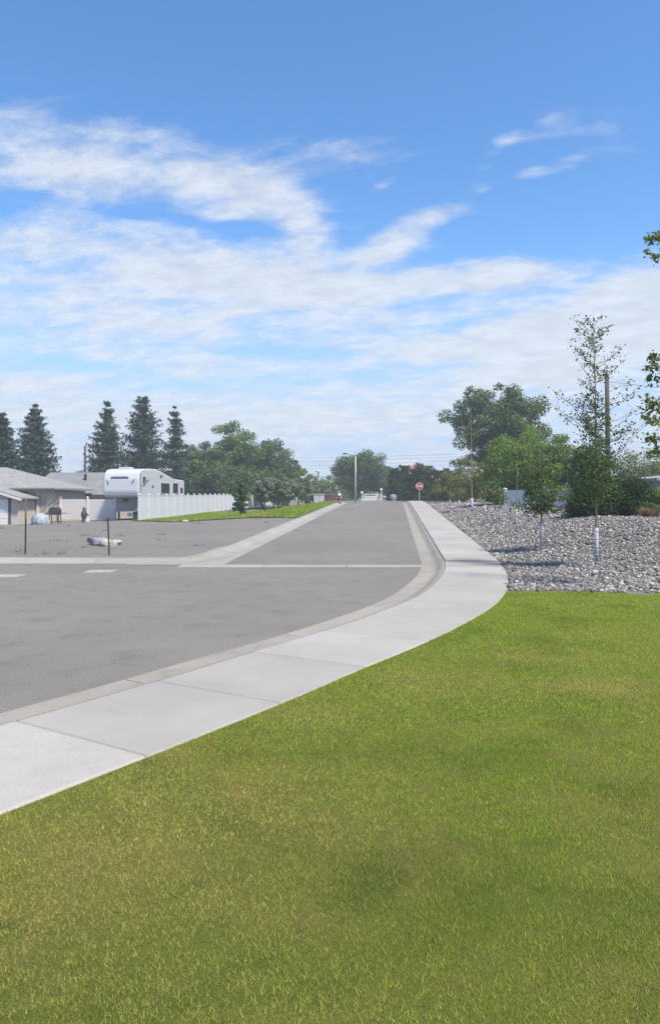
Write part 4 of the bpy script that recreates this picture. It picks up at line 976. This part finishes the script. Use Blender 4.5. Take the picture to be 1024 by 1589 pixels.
MB().lathe([(.19,-.1),(.19,.05),(.13,.06),(.12,.50),(.16,.51),(.16,.56),(.13,.57),(.12,.62)], 14).build('barrel', M['hyd_red'], hy, True)
MB().lathe([(.145,.62),(.14,.68),(.09,.77),(.04,.80),(.035,.86),(.01,.87)], 14).build('bonnet', M['sign_white'], hy, True)
for s in (-1, 1): MB().tube([(s*.1,0,.42),(s*.2,0,.42)], .055, 10).build('nozzle', M['sign_white'], hy)
MB().tube([(0,-.1,.38),(0,-.22,.38)], .075, 10).build('nozzle', M['hyd_red'], hy)
d = 73; x = X(650.5, d); z0 = float(zr(d))+.1; st = thing('stop_sign', 'red octagonal stop sign at the end of the side road', 'stop sign', (x, d, z0), R(3))
hc = Z(754.5, d)-z0
MB().box(-.03, .03, -.03, .03, -.1, hc+.42).build('post', M['metal'], st)
oc = lambda q: [(q*math.cos(R(22.5+45*k)), hc+q*math.sin(R(22.5+45*k))) for k in range(8)]
pl_ = MB().prism(oc(.37), 'y', -.052, -.04).build('plate', M['sign_white'], st); MB().prism(oc(.345), 'y', -.056, -.0525).build('red_face', M['sign_red'], pl_)
cu = bpy.data.curves.new('STOP', 'FONT'); cu.body = 'STOP'; cu.size = .29; cu.align_x = 'CENTER'; cu.align_y = 'CENTER'; cu.extrude = .001
tmp = bpy.data.objects.new('tmp', cu); C.objects.link(tmp); dg_ = bpy.context.evaluated_depsgraph_get(); me = bpy.data.meshes.new_from_object(tmp.evaluated_get(dg_)); bpy.data.objects.remove(tmp)
me.transform(Matrix.Translation((0, -.0585, hc)) @ Matrix.Rotation(R(90), 4, 'X')); me.materials.clear(); ob('lettering', me, M['sign_white'], pl_)

cb = thing('utility_cabinet', 'pale grey utility cabinet beside the last young verge tree', 'cabinet', (X(495, 78), 78, 1.0))
MB().box(-.55, .55, -.4, .4, 0, 1.02).build('body', M['cabinet'], cb, bevel=.02); MB().box(-.6, .6, -.45, .45, 1.02, 1.10).build('lid', M['cabinet'], cb, bevel=.02); MB().box(-.65, .65, -.5, .5, -.4, .0).build('pad', M['pan'], cb); MB().box(-.01, .01, -.41, -.4, .1, .95).build('door_seam', M['dark_trim'], cb)

# far parked vehicles
def car(name, label, px, d, z0, rz, mat, L=5.2, W=1.95, Hh=1.85, pickup=False):
    t = thing(name, label, 'car' if not pickup else 'truck', (X(px, d), d, z0), rz)
    if pickup: pr = [(-L/2,.42),(-L/2,.95),(-L/2+.25,1.1),(-L/2+1.35,1.16),(-L/2+1.95,Hh-.05),(-L/2+2.2,Hh),(-L/2+3.0,Hh),(-L/2+3.2,Hh-.1),(-L/2+3.3,1.18),(L/2,1.18),(L/2,.45)]
    else: pr = [(-L/2,.35),(-L/2,.75),(-L/2+.9,.95),(-L/2+1.7,Hh-.06),(-L/2+2.3,Hh),(-L/2+3.3,Hh-.03),(-L/2+4.1,1.0),(L/2,.92),(L/2,.38)]
    MB().prism(pr, 'y', -W/2, W/2).build('body', M[mat], t, bevel=.06)
    a = -L/2+1.45 if pickup else -L/2+1.05
    ws = MB().add([(a+.02,-W/2+.18,1.17),(a+.02,W/2-.18,1.17),(a+.5,W/2-.26,Hh-.12),(a+.5,-W/2+.26,Hh-.12)] if pickup else [(a,-W/2+.18,1.02),(a,W/2-.18,1.02),(a+.55,W/2-.26,Hh-.14),(a+.55,-W/2+.26,Hh-.14)], [(0,1,2,3)]).mesh('windscreen')
    o = ob('windscreen', ws, M['glass'], t); o.location.x = -.05; sm = o.modifiers.new('s', 'SOLIDIFY'); sm.thickness = .02
    for s in (-1, 1):
        MB().box(a+.55, a+1.5, s*W/2-.012, s*W/2+.012, 1.18 if pickup else 1.0, Hh-.14).build('side_window', M['glass'], t)
        MB().box(-L/2-.012, -L/2+.03, s*.68-.2, s*.68+.2, .72, .88).build('headlight', M['glass'], t)
        for u in (-L*.31, L*.30):
            wq = MB().tube([(u, s*(W/2-.2), .35), (u, s*(W/2+.01), .35)], .35, 16).build('wheel', M['rubber'], t); MB().tube([(u, s*(W/2-.1), .35), (u, s*(W/2+.02), .35)], .2, 12).build('rim', M['metal'], wq)
    MB().box(-L/2-.03, -L/2+.02, -.45, .45, .55, .82).build('grille', M['dark_trim'], t); MB().box(-L/2-.08, -L/2+.05, -W/2+.02, W/2-.02, .36, .52).build('bumper', M['metal'], t)
    return t
car('pickup_truck', 'white pickup truck parked under the big round far tree', 576, 104, .35, R(78), 'car_white', pickup=True)
car('parked_car', 'dark red car far off behind the hydrant', 508, 118, .75, R(15), 'car_red', 4.5, 1.8, 1.45)
for px, d, hh, lab in ((561.5, 92, 1.2, 'short white marker post left of the white pickup'), (591.5, 93, 1.6, 'pale post right of the white pickup')):
    p = thing('marker_post', lab, 'post', (X(px, d), d, 1.28)); MB().box(-.07, .07, -.07, .07, -.1, hh).build('shaft', M['trim'], p, bevel=.01); MB().prism([(-.13,hh-.25),(.13,hh-.25),(.13,hh-.05),(.06,hh+.02),(-.06,hh+.02),(-.13,hh-.05)], 'y', -.2, .2).build('box', M['sign_white'], p)
o = boulder(610, 94, .50, (1.1, .8, 1.15), 'rock_grey', 'grey pointed boulder across the far street', 12); o.location.z = 1.28+.3; o['group'] = ''; del o['group']

# utility poles and wires
def pole(label, px, d, top, z0, r0, lean=0., arm=True):
    x = X(px, d); t = thing('utility_pole', label, 'pole', (x, d, z0)); H = Z(top, d)-z0
    MB().tube([(0,0,-.2),(lean*.5,0,H*.5),(lean,0,H)], [r0, r0*.86, r0*.72], 12).build('shaft', M['pole_wood'], t, True)
    MB().lathe([(r0*.74, H), (r0*.5, H+.03), (.01, H+.05)], 12, lean, 0).build('top_cap', M['metal_dark'], t)
    return t, Vector((x+lean, d, z0+H))
_, pr_ = pole('weathered wooden utility pole behind the tall leafy sapling', 944, 45, 583, .8, .17, -.12)
_, pl1 = pole('dark bare utility pole behind the grey roofed house', 132.5, 82, 692, -.1, .17)
def wire(label, a, b, sag, r, group):
    a, b = Vector(a), Vector(b); P = [a.lerp(b, k/20)-Vector((0, 0, sag*4*(k/20)*(1-k/20))) for k in range(21)]
    o = MB().tube(P, r, 5).build('power_line', M['metal_dark']); tag(o, label, 'wire', group)
wire('single overhead wire leaving the pole behind the tall sapling', pr_-Vector((0,0,.35)), (45, 60, 10.2), .5, .012, None)
for k, (za, zb_) in enumerate(((724, 706), (717, 700.5), (711, 697), (727, 714))):
    wire('thin power line crossing above the far evergreens', (X(380, 112), 112, Z(za, 112)), (X(860, 90), 90, Z(zb_, 90)), .3, .011, 'power lines over the far street')

# far-off belt of trees closing the horizon
r = np.random.default_rng(123); n = 420; xc = r.uniform(-190, 190, n); yc = r.uniform(170, 215, n); hc_ = r.uniform(2.5, 6.5, n)*(.7+.6*vnoise(xc, yc, .05, 41)); ci = np.repeat(np.arange(n), 150)
g = r.normal(size=(len(ci), 3)); g /= np.linalg.norm(g, axis=1)[:, None]; P = np.stack([xc, yc, 1.0+hc_*.45], 1)[ci]+g*(r.random((len(ci), 1))**.4)*np.stack([hc_*.8, hc_*.6, hc_*.6], 1)[ci]; P[:, 2] = np.maximum(P[:, 2], .6)
V, Fc = leaves_at(P, g+np.array([0, 0, .5]), .7, r); tag(ob('far_trees', mesh_np('far_trees', V, Fc), M['lf_mid']), 'far belt of trees closing the horizon', 'trees', None, 'stuff')

# haze in the air
hm = bpy.data.materials.new('hazy_air'); hm.use_nodes = True; t = NT(hm.node_tree); o_ = t.n('ShaderNodeOutputMaterial'); pv = t.n('ShaderNodeVolumePrincipled')
pv.inputs['Color'].default_value = (.86, .92, 1, 1); pv.inputs['Density'].default_value = .0011; pv.inputs['Anisotropy'].default_value = .2; t.l(pv.outputs[0], o_.inputs['Volume'])
hb = MB().box(-960, 960, -660, 960, -1.6, 17).build('haze', hm); tag(hb, 'thin pale summer haze hanging over the street', None, None, 'stuff')
